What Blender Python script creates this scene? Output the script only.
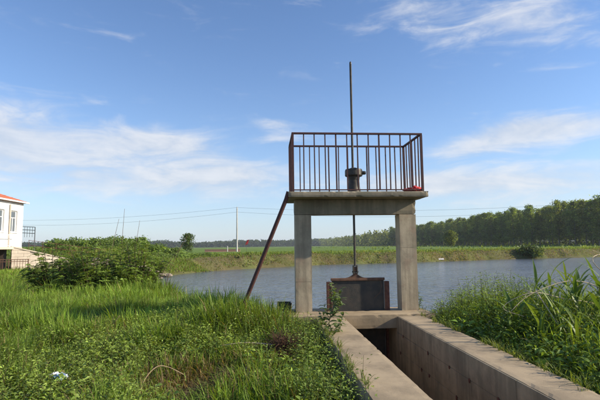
import bpy, bmesh, math, random
import numpy as np
from mathutils import Vector, Matrix, noise

for o in list(bpy.data.objects): bpy.data.objects.remove(o)
S = bpy.context.scene
COL = S.collection
rng = np.random.default_rng(7)
random.seed(7)

# ------------------------------------------------------------------ camera
YAW, PITCH, ROLL = math.radians(4.2), math.radians(5.7), math.radians(0.65)
CAM = Vector((0.0, -8.05, 1.17))
FWD = Vector((math.sin(YAW)*math.cos(PITCH), math.cos(YAW)*math.cos(PITCH), math.sin(PITCH)))
R0 = FWD.cross(Vector((0, 0, 1))).normalized(); U0 = R0.cross(FWD)
RGT = R0*math.cos(ROLL) - U0*math.sin(ROLL); UPV = U0*math.cos(ROLL) + R0*math.sin(ROLL)
cd = bpy.data.cameras.new('camera'); cam = bpy.data.objects.new('camera', cd); COL.objects.link(cam)
cam.matrix_world = Matrix(((RGT.x, UPV.x, -FWD.x, CAM.x), (RGT.y, UPV.y, -FWD.y, CAM.y), (RGT.z, UPV.z, -FWD.z, CAM.z), (0, 0, 0, 1)))
cd.sensor_width = 36; cd.lens = 36*460/600; cd.clip_start = 0.05; cd.clip_end = 8000
S.camera = cam

# ------------------------------------------------------------------ sky, sun, exposure
SUN = Vector((0.885, -0.158, 0.445)).normalized()
SUN_EL = math.asin(SUN.z); SUN_AZ = math.atan2(SUN.x, SUN.y)
EXPOSURE = 0.62
SKY_STRENGTH = 0.12
SUN_STRENGTH = 5.0

W = bpy.data.worlds.new('World'); S.world = W; W.use_nodes = True
nt = W.node_tree; nt.nodes.clear()
def N(t, tree=None, **kw):
    n = (tree or nt).nodes.new(t)
    for k, v in kw.items(): setattr(n, k, v)
    return n
def wire(tree, a, b): tree.links.new(a, b)
def M(op, a, b=None, c=None, tree=None):
    tree = tree or nt
    n = tree.nodes.new('ShaderNodeMath'); n.operation = op
    for i, v in enumerate((a, b, c)):
        if v is None: continue
        if isinstance(v, (int, float)): n.inputs[i].default_value = v
        else: tree.links.new(v, n.inputs[i])
    return n.outputs[0]
def SS(v, lo, hi, tree=None):
    tree = tree or nt
    n = tree.nodes.new('ShaderNodeMapRange'); n.interpolation_type = 'SMOOTHSTEP'
    tree.links.new(v, n.inputs[0]); n.inputs[1].default_value = lo; n.inputs[2].default_value = hi
    return n.outputs[0]
sky = N('ShaderNodeTexSky'); sky.sky_type = 'NISHITA'; sky.sun_disc = False
sky.sun_elevation = SUN_EL; sky.sun_rotation = SUN_AZ; sky.altitude = 100
sky.air_density = 1.0; sky.dust_density = 0.1; sky.ozone_density = 4.2
tc = N('ShaderNodeTexCoord'); sp = N('ShaderNodeSeparateXYZ'); wire(nt, tc.outputs['Generated'], sp.inputs[0])
dx, dy, dz = sp.outputs
az = M('ARCTAN2', dx, dy); el = M('ARCSINE', M('MAXIMUM', M('MINIMUM', dz, 1.0), -1.0))
def fbm(sx, sy, off, scale, detail, rough, warp=0.0):
    cb = N('ShaderNodeCombineXYZ')
    wire(nt, M('MULTIPLY_ADD', az, sx, off), cb.inputs[0]); wire(nt, M('MULTIPLY', el, sy), cb.inputs[1]); cb.inputs[2].default_value = off
    n = N('ShaderNodeTexNoise'); n.inputs['Scale'].default_value = scale; n.inputs['Detail'].default_value = detail
    n.inputs['Roughness'].default_value = rough; n.inputs['Distortion'].default_value = warp
    wire(nt, cb.outputs[0], n.inputs['Vector']); return n.outputs[0]
n_wide = fbm(1.0, 3.2, 3.1, 2.6, 3, 0.5, 0.3)
n_mid = fbm(1.0, 4.0, 8.7, 6.5, 8, 0.60, 0.7)
n_fine = fbm(1.05, 1.6, 17.3, 26.0, 5, 0.6, 0.6)
def blob(a, e, wa, we, amp, tilt=0.0):
    a, e, wa, we = [math.radians(v) for v in (a, e, wa, we)]
    da = M('SUBTRACT', az, a); de = M('SUBTRACT', el, e)
    de = M('MULTIPLY_ADD', da, -tilt, de)
    q = M('ADD', M('POWER', M('ABSOLUTE', M('DIVIDE', da, wa)), 2.0), M('POWER', M('ABSOLUTE', M('DIVIDE', de, we)), 2.0))
    return M('MULTIPLY', M('EXPONENT', M('MULTIPLY', q, -1.0)), amp)
BLOBS = [(-25, 11.0, 17, 3.8, .66, -.03), (-12, 12.4, 7, 1.5, .42, -.04), (-5, 8.6, 10, 2.3, .56, 0), (-36, 12, 10, 4.5, .45, 0), (-20, 7, 14, 2.0, .25, 0),
         (1.0, 15.0, 3.5, .7, .36, 0), (0.5, 13.3, 3.5, .6, .36, 0), (20, 26.5, 6, 3.0, .40, -.35), (33, 24, 9, 3.0, .46, -.20), (12, 25.5, 3.5, 1.6, .26, 0),
         (21, 21.5, 2.6, 1.3, .24, 0), (28.5, 12.6, 5.5, 2.0, .62, 0), (35, 12.4, 6, 1.9, .60, 0), (24, 11.0, 5, 1.2, .35, 0), (22.5, 16.5, 1.4, 1.0, .24, 0),
         (32, 7.0, 14, 2.1, .66, 0), (17, 7.4, 10, 1.6, .56, 0), (34, 4.0, 10, 1.5, .3, 0),
         (-70, 12, 22, 5, .5, 0), (75, 13, 20, 5, .5, 0), (120, 20, 25, 8, .45, 0), (-125, 18, 25, 7, .45, 0), (170, 14, 25, 6, .5, 0)]
acc = None
for b in BLOBS:
    v = blob(*b); acc = v if acc is None else M('ADD', acc, v)
dens = M('ADD', M('MULTIPLY', acc, 1.0), M('MULTIPLY', M('SUBTRACT', n_mid, .56), 1.15))
dens = M('ADD', dens, M('MULTIPLY', M('SUBTRACT', n_wide, .5), .55))
dens = M('ADD', dens, M('MULTIPLY', M('SUBTRACT', n_fine, .5), .22))
cover = M('MULTIPLY', SS(dens, .02, .72), .80)
# thin pale haze bank that rings the whole horizon
haze_f = M('MULTIPLY', M('EXPONENT', M('MULTIPLY', M('POWER', M('DIVIDE', M('MAXIMUM', el, 0.0), math.radians(8)), 1.2), -1.0)), M('MULTIPLY_ADD', n_wide, .3, .65))

# cloud body: white where thick, a little greyer towards its own thick cores
shade = SS(M('ADD', n_mid, M('MULTIPLY', n_fine, .3)), .45, .85)
ramp = N('ShaderNodeMix', data_type='RGBA'); wire(nt, shade, ramp.inputs[0])
ramp.inputs[6].default_value = (3.5, 3.8, 4.3, 1); ramp.inputs[7].default_value = (4.7, 4.75, 4.9, 1)
mx = N('ShaderNodeMix', data_type='RGBA'); wire(nt, cover, mx.inputs[0]); 
hz = N('ShaderNodeMix', data_type='RGBA'); wire(nt, haze_f, hz.inputs[0]); 
tint_ = N('ShaderNodeMix', data_type='RGBA', blend_type='MULTIPLY'); tint_.inputs[0].default_value = 1.0; wire(nt, sky.outputs[0], tint_.inputs[6]); tint_.inputs[7].default_value = (1.0, 1.0, 1.05, 1)
wire(nt, tint_.outputs[2], hz.inputs[6]); hz.inputs[7].default_value = (3.05, 3.55, 4.2, 1)
wire(nt, hz.outputs[2], mx.inputs[6]); wire(nt, ramp.outputs[2], mx.inputs[7])
bg = N('ShaderNodeBackground'); bg.inputs[1].default_value = SKY_STRENGTH
wo = N('ShaderNodeOutputWorld'); wire(nt, mx.outputs[2], bg.inputs[0]); wire(nt, bg.outputs[0], wo.inputs[0])

sl = bpy.data.lights.new('sun', 'SUN'); sl.energy = SUN_STRENGTH; sl.angle = math.radians(0.55); sl.color = (1.0, 0.88, 0.69)
so = bpy.data.objects.new('sun', sl); COL.objects.link(so); so.rotation_euler = (-SUN).to_track_quat('-Z', 'Y').to_euler(); so.location = (30, -5, 30)
vs = S.view_settings; vs.view_transform = 'Standard'; vs.look = 'None'; vs.exposure = EXPOSURE; vs.gamma = 1; vs.use_curve_mapping = False
S.render.engine = 'CYCLES'; S.cycles.max_bounces = 6; S.cycles.transparent_max_bounces = 4

# ------------------------------------------------------------------ materials
def principled(name):
    m = bpy.data.materials.new(name); m.use_nodes = True
    return m, m.node_tree, m.node_tree.nodes['Principled BSDF']
def noise_node(t, scale, detail=4, rough=.55, stretch=None, coord='Object'):
    c = t.nodes.new('ShaderNodeTexCoord'); n = t.nodes.new('ShaderNodeTexNoise')
    n.inputs['Scale'].default_value = scale; n.inputs['Detail'].default_value = detail; n.inputs['Roughness'].default_value = rough
    if stretch:
        mp = t.nodes.new('ShaderNodeMapping'); mp.inputs['Scale'].default_value = stretch
        t.links.new(c.outputs[coord], mp.inputs[0]); t.links.new(mp.outputs[0], n.inputs['Vector'])
    else: t.links.new(c.outputs[coord], n.inputs['Vector'])
    return n.outputs[0]
def mixc(t, fac, a, b, mode='MIX'):
    n = t.nodes.new('ShaderNodeMix'); n.data_type = 'RGBA'; n.blend_type = mode
    for i, v in ((0, fac), (6, a), (7, b)):
        if isinstance(v, (int, float)): n.inputs[i].default_value = v
        elif isinstance(v, tuple): n.inputs[i].default_value = (*v, 1)
        else: t.links.new(v, n.inputs[i])
    return n.outputs[2]
def bump(t, p, h, strength, dist):
    b = t.nodes.new('ShaderNodeBump'); b.inputs['Strength'].default_value = strength; b.inputs['Distance'].default_value = dist
    t.links.new(h, b.inputs['Height']); t.links.new(b.outputs[0], p.inputs['Normal'])
def rough_mat(name, c1, c2, scale=6, rough=.85, bs=.4, bd=.01, fine=60, metallic=0.0):
    m, t, p = principled(name)
    f = SS(noise_node(t, scale, 6, .6), .35, .65, t)
    t.links.new(mixc(t, f, c1, c2), p.inputs['Base Color']); p.inputs['Roughness'].default_value = rough; p.inputs['Metallic'].default_value = metallic
    bump(t, p, noise_node(t, fine, 5, .6), bs, bd); return m
def concrete(name, base, dark, streak=(.5, .5), lichen=None, tint=None):
    m, t, p = principled(name)
    big = SS(noise_node(t, 2.2, 7, .62), .36, .68, t)
    col = mixc(t, big, base, tuple(.66*b for b in base))
    st = SS(noise_node(t, 4.0, 6, .62, (1.6, 1.6, .10)), .44, .62, t)
    col = mixc(t, M('MULTIPLY', st, streak[0], tree=t), col, dark)
    sp_ = SS(noise_node(t, 26, 4, .7), .60, .74, t)
    col = mixc(t, M('MULTIPLY', sp_, .35, tree=t), col, tuple(.45*b for b in base))
    pale = SS(noise_node(t, 11, 5, .65), .60, .78, t)
    col = mixc(t, M('MULTIPLY', pale, .30, tree=t), col, tuple(min(1, 1.35*b) for b in base))
    if lichen:
        li = SS(noise_node(t, 3.4, 8, .68), .46, .66, t)
        col = mixc(t, M('MULTIPLY', li, lichen[1], tree=t), col, lichen[0])
    if tint:
        ti = SS(noise_node(t, 4.2, 6, .6), .52, .66, t)
        col = mixc(t, M('MULTIPLY', ti, tint[1], tree=t), col, tint[0])
    pit = SS(noise_node(t, 55, 3, .6), .66, .74, t); col = mixc(t, M('MULTIPLY', pit, .6, tree=t), col, tuple(.30*b for b in base))
    dirt = SS(noise_node(t, 1.1, 9, .72), .53, .66, t); col = mixc(t, M('MULTIPLY', dirt, .55, tree=t), col, tuple(.48*b for b in base))
    t.links.new(col, p.inputs['Base Color']); p.inputs['Roughness'].default_value = .92
    h = M('SUBTRACT', M('MULTIPLY', noise_node(t, 90, 6, .65), .6, tree=t), M('MULTIPLY', pit, 1.2, tree=t), tree=t)
    h = M('ADD', h, M('MULTIPLY', noise_node(t, 14, 5, .6), .8, tree=t), tree=t)
    bump(t, p, h, .5, .006); return m
def veg_mat(name, trans=.35, rough=.5, spec=.3, sat=1.0):
    m, t, p = principled(name)
    a = t.nodes.new('ShaderNodeAttribute'); a.attribute_name = 'tint'
    t.links.new(a.outputs[0], p.inputs['Base Color']); p.inputs['Roughness'].default_value = rough; p.inputs['Specular IOR Level'].default_value = spec
    tr = t.nodes.new('ShaderNodeBsdfTranslucent')
    tcol = mixc(t, 1.0, a.outputs[0], (1.5, 1.35, .45), 'MULTIPLY'); t.links.new(tcol, tr.inputs[0])
    ms = t.nodes.new('ShaderNodeMixShader'); ms.inputs[0].default_value = trans
    t.links.new(p.outputs[0], ms.inputs[1]); t.links.new(tr.outputs[0], ms.inputs[2])
    t.links.new(ms.outputs[0], t.nodes['Material Output'].inputs[0]); return m

MAT = {}
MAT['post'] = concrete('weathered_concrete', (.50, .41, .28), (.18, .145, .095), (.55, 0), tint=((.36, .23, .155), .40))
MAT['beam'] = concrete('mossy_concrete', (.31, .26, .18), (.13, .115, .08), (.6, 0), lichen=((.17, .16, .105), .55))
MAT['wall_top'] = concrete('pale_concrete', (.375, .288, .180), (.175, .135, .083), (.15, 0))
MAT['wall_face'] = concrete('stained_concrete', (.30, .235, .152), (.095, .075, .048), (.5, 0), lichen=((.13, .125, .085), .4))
MAT['rust'] = rough_mat('rusty_steel', (.075, .028, .018), (.13, .05, .03), 18, .8, .5, .004, 120)
MAT['rail'] = rough_mat('rusted_red_railing_paint', (.085, .026, .022), (.055, .022, .018), 20, .7, .3, .003, 120)
MAT['rustorange'] = rough_mat('orange_rust', (.155, .078, .045), (.085, .045, .03), 14, .85, .5, .004, 100)
MAT['gate'] = rough_mat('tarred_gate_plate', (.030, .030, .026), (.055, .045, .035), 7, .75, .5, .006, 70)
MAT['iron'] = rough_mat('greasy_cast_iron', (.040, .038, .032), (.075, .062, .045), 14, .5, .4, .004, 90, .3)
MAT['black'] = rough_mat('black_plastic', (.012, .012, .013), (.02, .02, .02), 9, .5, .2, .003)
MAT['red'] = rough_mat('red_cloth', (.55, .03, .03), (.38, .02, .025), 9, .8, .4, .01, 30)
MAT['white'] = rough_mat('white_wall_paint', (.70, .69, .67), (.60, .59, .56), 1.6, .8, .2, .004, 40)
MAT['white_metal'] = rough_mat('white_metal_paint', (.78, .78, .78), (.70, .70, .70), 6, .5, .1, .002)
MAT['roof'] = rough_mat('orange_roof_tile', (.48, .15, .075), (.38, .12, .065), 3, .8, .5, .01, 20)
MAT['block'] = rough_mat('beige_block', (.56, .48, .39), (.48, .41, .33), 2.0, .9, .4, .01, 30)
MAT['mortar'] = rough_mat('mortar', (.27, .23, .19), (.22, .19, .16), 5, .95, .4, .01, 30)
MAT['brown'] = rough_mat('brown_plaster', (.14, .095, .07), (.10, .07, .055), 3, .9, .3, .01)
MAT['dark'] = rough_mat('painted_interior_shade', (.03, .025, .022), (.02, .018, .016), 3, .95, .3, .01)  # shade of the opening under the house, put into the colour
MAT['pinkwall'] = rough_mat('pink_brick_wall', (.42, .22, .16), (.36, .20, .15), .8, .9, .3, .01)
MAT['pole'] = rough_mat('pole_concrete', (.50, .48, .45), (.42, .40, .37), 2, .9, .3, .01)
MAT['wirem'] = rough_mat('wire', (.07, .08, .09), (.08, .09, .10), 2, .6, .1, .01)
MAT['stone'] = rough_mat('pale_stone', (.40, .32, .25), (.27, .22, .17), 3.5, .92, .6, .03, 25)
MAT['bark'] = rough_mat('poplar_bark', (.20, .175, .14), (.12, .105, .085), 2, .95, .6, .02, 12)
MAT['stem'] = rough_mat('brown_stem', (.11, .075, .045), (.15, .10, .06), 9, .9, .3, .004)
MAT['drystem'] = rough_mat('dry_straw_stem', (.42, .31, .17), (.30, .21, .12), 12, .8, .3, .003)
MAT['palestem'] = rough_mat('pale_dry_stalk', (.50, .42, .28), (.38, .30, .19), 12, .8, .3, .003)
MAT['grass'] = veg_mat('grass_blades', .45, .55, .25)
MAT['leaf'] = veg_mat('leaves', .32, .5, .3)
MAT['farleaf'] = veg_mat('tree_leaves', .50, .6, .2)
m, t, p = principled('glass'); p.inputs['Base Color'].default_value = (.10, .12, .14, 1); p.inputs['Roughness'].default_value = .08; MAT['glass'] = m
m, t, p = principled('litter_plastic')
f_ = SS(noise_node(t, 9, 3, .5), .44, .56, t)
t.links.new(mixc(t, f_, (.10, .30, .68), (.75, .78, .80)), p.inputs['Base Color']); p.inputs['Roughness'].default_value = .35; MAT['plastic'] = m

m, t, p = principled('water')
p.inputs['Base Color'].default_value = (.105, .115, .13, 1); p.inputs['Roughness'].default_value = .10; p.inputs['IOR'].default_value = 1.33
h = M('ADD', noise_node(t, 1.5, 2, .5), M('MULTIPLY', noise_node(t, 4.5, 3, .55), .45, tree=t), tree=t)
h = M('MULTIPLY', M('SUBTRACT', h, .725, tree=t), M('MULTIPLY_ADD', SS(noise_node(t, .07, 3, .5, (.6, 1.0, 1)), .38, .62, t), .45, .62, tree=t), tree=t)
bump(t, p, h, 1.0, .17); MAT['water'] = m

m, t, p = principled('ground_soil_and_turf')
a = t.nodes.new('ShaderNodeAttribute'); a.attribute_name = 'tint'
g = noise_node(t, 1.3, 8, .65); g2 = noise_node(t, .06, 5, .6)
c = mixc(t, M('MULTIPLY', SS(g, .35, .7, t), .55, tree=t), a.outputs[0], mixc(t, 1.0, a.outputs[0], (.55, .6, .5), 'MULTIPLY'))
c = mixc(t, M('MULTIPLY', SS(g2, .4, .65, t), .35, tree=t), c, mixc(t, 1.0, c, (1.25, 1.05, .8), 'MULTIPLY'))
t.links.new(c, p.inputs['Base Color']); p.inputs['Roughness'].default_value = .97; p.inputs['Specular IOR Level'].default_value = .1
bump(t, p, noise_node(t, 5, 8, .7), .9, .08); MAT['ground'] = m

# ------------------------------------------------------------------ object helpers
WORLDLOC = {}
def put(o, parent=None, loc=(0, 0, 0)):
    """loc is in world space; parents here are never rotated while building"""
    COL.objects.link(o)
    if parent is not None:
        o.parent = parent; o.location = Vector(loc) - WORLDLOC[parent.name]
    else: o.location = loc
    WORLDLOC[o.name] = Vector(loc); return o
def tag(o, label, cat, group=None, kind=None):
    if label: o['label'] = label
    if cat: o['category'] = cat
    if group: o['group'] = group
    if kind: o['kind'] = kind
    return o
def thing(name, loc, label, cat, group=None):
    return tag(put(bpy.data.objects.new(name, None), None, loc), label, cat, group)
def mesh_obj(name, V, F, mat, parent=None, loc=None, smooth=False):
    """V in world space"""
    if loc is None: loc = WORLDLOC[parent.name] if parent is not None else (0, 0, 0)
    me = bpy.data.meshes.new(name); l = Vector(loc)
    me.from_pydata([(v[0]-l.x, v[1]-l.y, v[2]-l.z) for v in V], [], F); me.materials.append(mat)
    if smooth: me.polygons.foreach_set('use_smooth', [True]*len(me.polygons))
    return put(bpy.data.objects.new(name, me), parent, loc)
class G:
    """collects shapes of one piece"""
    def __init__(s): s.V = []; s.F = []
    def add(s, V, F):
        n = len(s.V); s.V += [tuple(v) for v in V]; s.F += [tuple(i+n for i in f) for f in F]; return s
    def box(s, x0, x1, y0, y1, z0, z1, bev=.004):
        bm = bmesh.new(); bmesh.ops.create_cube(bm, size=1)
        for v in bm.verts: v.co = ((x0+x1)/2+v.co.x*(x1-x0), (y0+y1)/2+v.co.y*(y1-y0), (z0+z1)/2+v.co.z*(z1-z0))
        if bev: bmesh.ops.bevel(bm, geom=bm.edges[:], offset=min(bev, .3*min(x1-x0, y1-y0, z1-z0)), segments=1, affect='EDGES')
        bm.verts.index_update(); s.add([v.co[:] for v in bm.verts], [[v.index for v in f.verts] for f in bm.faces]); bm.free(); return s
    def slab(s, x0, x1, y0, y1, z0, z1, step=.07, wear=.012, seed=0):
        """concrete block with worn, chipped arrises"""
        n = [max(1, int(math.ceil((b-a)/step))) for a, b in ((x0, x1), (y0, y1), (z0, z1))]
        lo, hi = (x0, y0, z0), (x1, y1, z1); idx = {}; V = []; F = []
        def vid(i, j, k):
            key = (i, j, k)
            if key in idx: return idx[key]
            c = [lo[a]+(hi[a]-lo[a])*key[a]/n[a] for a in range(3)]
            on = [key[a] in (0, n[a]) for a in range(3)]
            if sum(on) >= 2:
                w = noise.noise(Vector(c)*6+Vector((seed, 0, 0)))*.5+.5; w2 = max(0, noise.noise(Vector(c)*17+Vector((0, seed, 3)))-.25)*2.5
                r = wear*(.25+w*.6+w2)
                for a in range(3):
                    if on[a]: c[a] += r if key[a] == 0 else -r
            idx[key] = len(V); V.append(c); return idx[key]
        for a in range(3):
            b, c_ = (a+1) % 3, (a+2) % 3
            for side in (0, n[a]):
                for i in range(n[b]):
                    for j in range(n[c_]):
                        q = []
                        for di, dj in ((0, 0), (1, 0), (1, 1), (0, 1)):
                            k = [0, 0, 0]; k[a] = side; k[b] = i+di; k[c_] = j+dj; q.append(vid(*k))
                        F.append(q if side else q[::-1])
        return s.add(V, F)
    def tube(s, path, rad, n=8, cap=True):
        path = [Vector(p) for p in path]; rad = rad if hasattr(rad, '__len__') else [rad]*len(path)
        V = []; F = []; prev = None
        for i, p in enumerate(path):
            d = (path[min(i+1, len(path)-1)]-path[max(i-1, 0)]).normalized()
            u = prev - d*prev.dot(d) if prev is not None else d.orthogonal()
            u.normalize(); prev = u; w = d.cross(u)
            V += [p+(u*math.cos(2*math.pi*k/n)+w*math.sin(2*math.pi*k/n))*rad[i] for k in range(n)]
        for i in range(len(path)-1):
            for k in range(n): F.append((i*n+k, i*n+(k+1) % n, (i+1)*n+(k+1) % n, (i+1)*n+k))
        if cap: F.append(tuple(range(n))[::-1]); F.append(tuple((len(path)-1)*n+k for k in range(n)))
        return s.add(V, F)
    def lathe(s, cx, cy, prof, n=24):
        V = []; F = []
        for r, z in prof: V += [(cx+r*math.cos(2*math.pi*k/n), cy+r*math.sin(2*math.pi*k/n), z) for k in range(n)]
        for i in range(len(prof)-1):
            for k in range(n): F.append((i*n+k, i*n+(k+1) % n, (i+1)*n+(k+1) % n, (i+1)*n+k))
        F.append(tuple(range(n))[::-1]); F.append(tuple((len(prof)-1)*n+k for k in range(n)))
        return s.add(V, F)
    def prism(s, poly, y0, y1):
        n = len(poly); V = [(x, y0, z) for x, z in poly]+[(x, y1, z) for x, z in poly]
        F = [tuple(range(n)), tuple(range(2*n-1, n-1, -1))]+[(i, i+n, (i+1) % n+n, (i+1) % n) for i in range(n)]
        return s.add(V, F)
    def build(s, name, mat, parent=None, loc=None, smooth=False): return mesh_obj(name, s.V, s.F, mat, parent, loc, smooth)

def dup(root, loc=None, rotz=0.0, scale=1.0, label=None):
    r = root.copy(); COL.objects.link(r)
    if loc is not None: r.location = loc
    r.rotation_euler = (0, 0, rotz); r.scale = (scale,)*3 if not hasattr(scale, '__len__') else scale
    if label: r['label'] = label
    for ch in root.children:
        c = ch.copy(); COL.objects.link(c); c.parent = r
        for g_ in ch.children:
            d = g_.copy(); COL.objects.link(d); d.parent = c
    return r

# ------------------------------------------------------------------ terrain
WATER_Z = -1.0
SHORE = np.array([(260, 5), (60, 4.5), (20, 3.6), (8, 3.2), (4.6, 2.4), (3.0, .9), (2.7, .45), (.4, .45), (.2, 1.2), (-.8, 2.3), (-1.8, 4.2), (-2.6, 7), (-3.6, 10.5),
                  (-5.0, 15), (-6.6, 20), (-7.6, 24), (-7.8, 27), (-6.6, 31), (-2.6, 37.5), (6, 44), (20, 48.3), (35, 54.3), (50, 58.3), (90, 68), (260, 100)], float)
def shore_sd(x, y):
    """signed distance to the shoreline, positive in the water"""
    x = np.asarray(x, float); y = np.asarray(y, float)
    best = np.full(x.shape, 1e9); ins = np.zeros(x.shape, bool)
    for i in range(len(SHORE)):
        a = SHORE[i]; b = SHORE[(i+1) % len(SHORE)]; e = b-a
        tt = np.clip(((x-a[0])*e[0]+(y-a[1])*e[1])/(e@e), 0, 1)
        best = np.minimum(best, np.hypot(x-a[0]-tt*e[0], y-a[1]-tt*e[1]))
        with np.errstate(divide='ignore', invalid='ignore'):
            c = ((a[1] > y) != (b[1] > y)) & (x < e[0]*(y-a[1])/(e[1] if e[1] else 1e-9)+a[0])
        ins ^= c
    return np.where(ins, best, -best)
def sst(v, a, b):
    q = np.clip((v-a)/(b-a), 0, 1); return q*q*(3-2*q)
_tab = rng.random((64, 64))
def vnoise(x, y, s):
    x = np.asarray(x)*s+500.3; y = np.asarray(y)*s+300.7
    xi = np.floor(x).astype(int); yi = np.floor(y).astype(int); fx = x-xi; fy = y-yi
    fx = fx*fx*(3-2*fx); fy = fy*fy*(3-2*fy)
    q = lambda i, j: _tab[(xi+i) % 64, (yi+j) % 64]
    return (q(0, 0)*(1-fx)+q(1, 0)*fx)*(1-fy)+(q(0, 1)*(1-fx)+q(1, 1)*fx)*fy
def ground_z(x, y):
    x = np.asarray(x, float); y = np.asarray(y, float)
    d = -shore_sd(x, y) + (vnoise(x, y, .9)-.5)*.7*sst(y, 18, 30) + (vnoise(x, y, .25)-.5)*1.0*sst(y, 22, 34)
    far = sst(y, 22, 40)
    top = -.42*(1-far)+.25*far
    top = np.where(x > 1.7, top+.17*(1-far), top)
    emb = sst(y, 22.5, 31)*sst(-x, 8.2, 12.5)*(1-sst(y, 44, 60))
    top = top+emb*1.15
    top = top+(vnoise(x, y, .7)-.5)*.10+(vnoise(x, y, 2.1)-.5)*.05
    wid = 1.3+1.0*far
    top = top+.22*np.exp(-((x+.3)/1.7)**2-((y-.3)/1.8)**2)*(1-far)
    wid = np.where((x > -3) & (y < 8), .8, wid)
    prof = sst(d, -.15, wid)
    z = WATER_Z-.03+(top-WATER_Z)*prof**.8
    z = np.where(d < .0, WATER_Z-.04-np.clip(-d, 0, 3)*.35, z)
    z = z+np.where((d > .1) & (d < wid+1), (vnoise(x, y, 1.7)-.5)*.22*far, 0)
    tren = (x > 1.0) & (x < 2.35) & (y < .5)
    return np.where(tren, -1.6, z)
def axis(dense, lo, hi, g):
    a = list(dense); s = dense[1]-dense[0]; v = a[0]
    while v > lo: s *= g; v -= s; a.insert(0, v)
    s = dense[-1]-dense[-2]; v = a[-1]
    while v < hi: s *= g; v += s; a.append(v)
    return np.array(a)
gx = axis(np.concatenate([np.arange(-22, -8, .4), np.arange(-8, .6, .25), [.6, .9, 1.02, 1.25, 1.7, 2.15, 2.33, 2.5, 2.75], np.arange(3, 8, .25), np.arange(8, 62, .5)]), -3500, 3500, 1.25)
gy = axis(np.concatenate([np.arange(-7, 10, .25), np.arange(10, 24, .4), np.arange(24, 70, .28)]), -60, 5000, 1.2)
XX, YY = np.meshgrid(gx, gy, indexing='ij'); ZZ = ground_z(XX, YY)
nx, ny = XX.shape
ii, jj = np.meshgrid(np.arange(nx-1), np.arange(ny-1), indexing='ij')
q0 = (ii*ny+jj).ravel(); FQ = np.stack([q0, q0+ny, q0+ny+1, q0+1], 1)
def np_mesh(name, V, F, cols=None):
    me = bpy.data.meshes.new(name); k = F.shape[1]
    me.vertices.add(len(V)); me.vertices.foreach_set('co', np.ascontiguousarray(V, np.float32).ravel())
    me.loops.add(F.size); me.loops.foreach_set('vertex_index', np.ascontiguousarray(F, np.int32).ravel())
    me.polygons.add(len(F)); me.polygons.foreach_set('loop_start', np.arange(0, F.size, k, dtype=np.int32))
    try: me.polygons.foreach_set('loop_total', np.full(len(F), k, np.int32))
    except Exception: pass
    if cols is not None:
        at = me.attributes.new('tint', 'FLOAT_COLOR', 'POINT')
        c4 = np.ones((len(V), 4), np.float32); c4[:, :3] = cols; at.data.foreach_set('color', c4.ravel())
    me.update(calc_edges=True); me.validate(); return me
gc = np.empty((nx, ny, 3)); gd = -shore_sd(XX, YY); farm = sst(YY, 20, 34)
turf = np.array([.075, .105, .028]); soil = np.array([.075, .058, .034]); mud = np.array([.125, .098, .055]); field = np.array([.135, .205, .045])
gc[:] = soil
gc = gc*(1-farm[..., None])+field*farm[..., None]
mud_m = ((1-sst(gd, 2.0, 3.4))*farm*(.55+.45*vnoise(XX, YY, .8)))[..., None]
gc = gc*(1-mud_m)+mud*mud_m
gtone = (.8+.4*vnoise(XX, YY, .35))[..., None]; gc *= gtone
me = np_mesh('ground', np.stack([XX.ravel(), YY.ravel(), ZZ.ravel()], 1), FQ, gc.reshape(-1, 3)); me.materials.append(MAT['ground'])
me.polygons.foreach_set('use_smooth', np.ones(len(me.polygons), bool))
tag(put(bpy.data.objects.new('ground', me)), 'grassy ground, banks and fields around the reservoir', None, kind='structure')
wv = [(-12, .58, WATER_Z), (300, .58, WATER_Z), (300, 115, WATER_Z), (-12, 115, WATER_Z)]
tag(mesh_obj('water', wv, [(0, 1, 2, 3)], MAT['water']), 'rippled grey blue reservoir water', None, kind='structure')
tag(mesh_obj('channel_water', [(1.2, -14, -1.12), (2.2, -14, -1.12), (2.2, .1, -1.12), (1.2, .1, -1.12)], [(0, 1, 2, 3)], MAT['water']), 'still water in the concrete outlet channel', None, kind='structure')

# ------------------------------------------------------------------ sluice: frame, deck, channel
fr = thing('sluice_gantry', (1.58, .14, .03), 'weathered concrete sluice portal carrying a railed platform above the water', 'sluice gantry')
G().slab(.50, .785, 0, .28, .02, .548, .06, .002, 1).slab(.499, .786, -.001, .2795, .549, 1.712, .06, .002, 5).build('post', MAT['post'], fr)
G().slab(2.362, 2.662, 0, .28, .02, 1.118, .06, .002, 2).slab(2.363, 2.664, -.001, .2795, 1.119, 1.712, .06, .002, 6).build('post', MAT['post'], fr)
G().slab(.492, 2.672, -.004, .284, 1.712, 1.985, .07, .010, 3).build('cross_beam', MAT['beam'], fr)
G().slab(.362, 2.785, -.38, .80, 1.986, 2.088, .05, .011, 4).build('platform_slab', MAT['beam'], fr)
XL, XR, YF, YB, ZT, ZB = .455, 2.706, -.30, .72, 3.10, 2.145
rl = G()
rr = .0125
for z in (ZT,):
    rl.box(XL-.02, XR+.02, YF-.02, YF+.02, z-.016, z+.016).box(XL-.02, XR+.02, YB-.02, YB+.02, z-.016, z+.016)
    rl.box(XL-.02, XL+.02, YF+.021, YB-.021, z-.016, z+.016).box(XR-.02, XR+.02, YF+.021, YB-.021, z-.016, z+.016)
z = 2.118
rl.box(XL-.012, XR+.012, YF-.011, YF+.011, z-.01, z+.01).box(XL-.012, XR+.012, YB-.011, YB+.011, z-.01, z+.01)
rl.box(XL-.011, XL+.011, YF+.012, YB-.012, z-.01, z+.01).box(XR-.011, XR+.011, YF+.012, YB-.012, z-.01, z+.01)
rail = rl.build('railing', MAT['rail'], fr); rail['label'] = 'rusty dark red steel bar railing'
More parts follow.
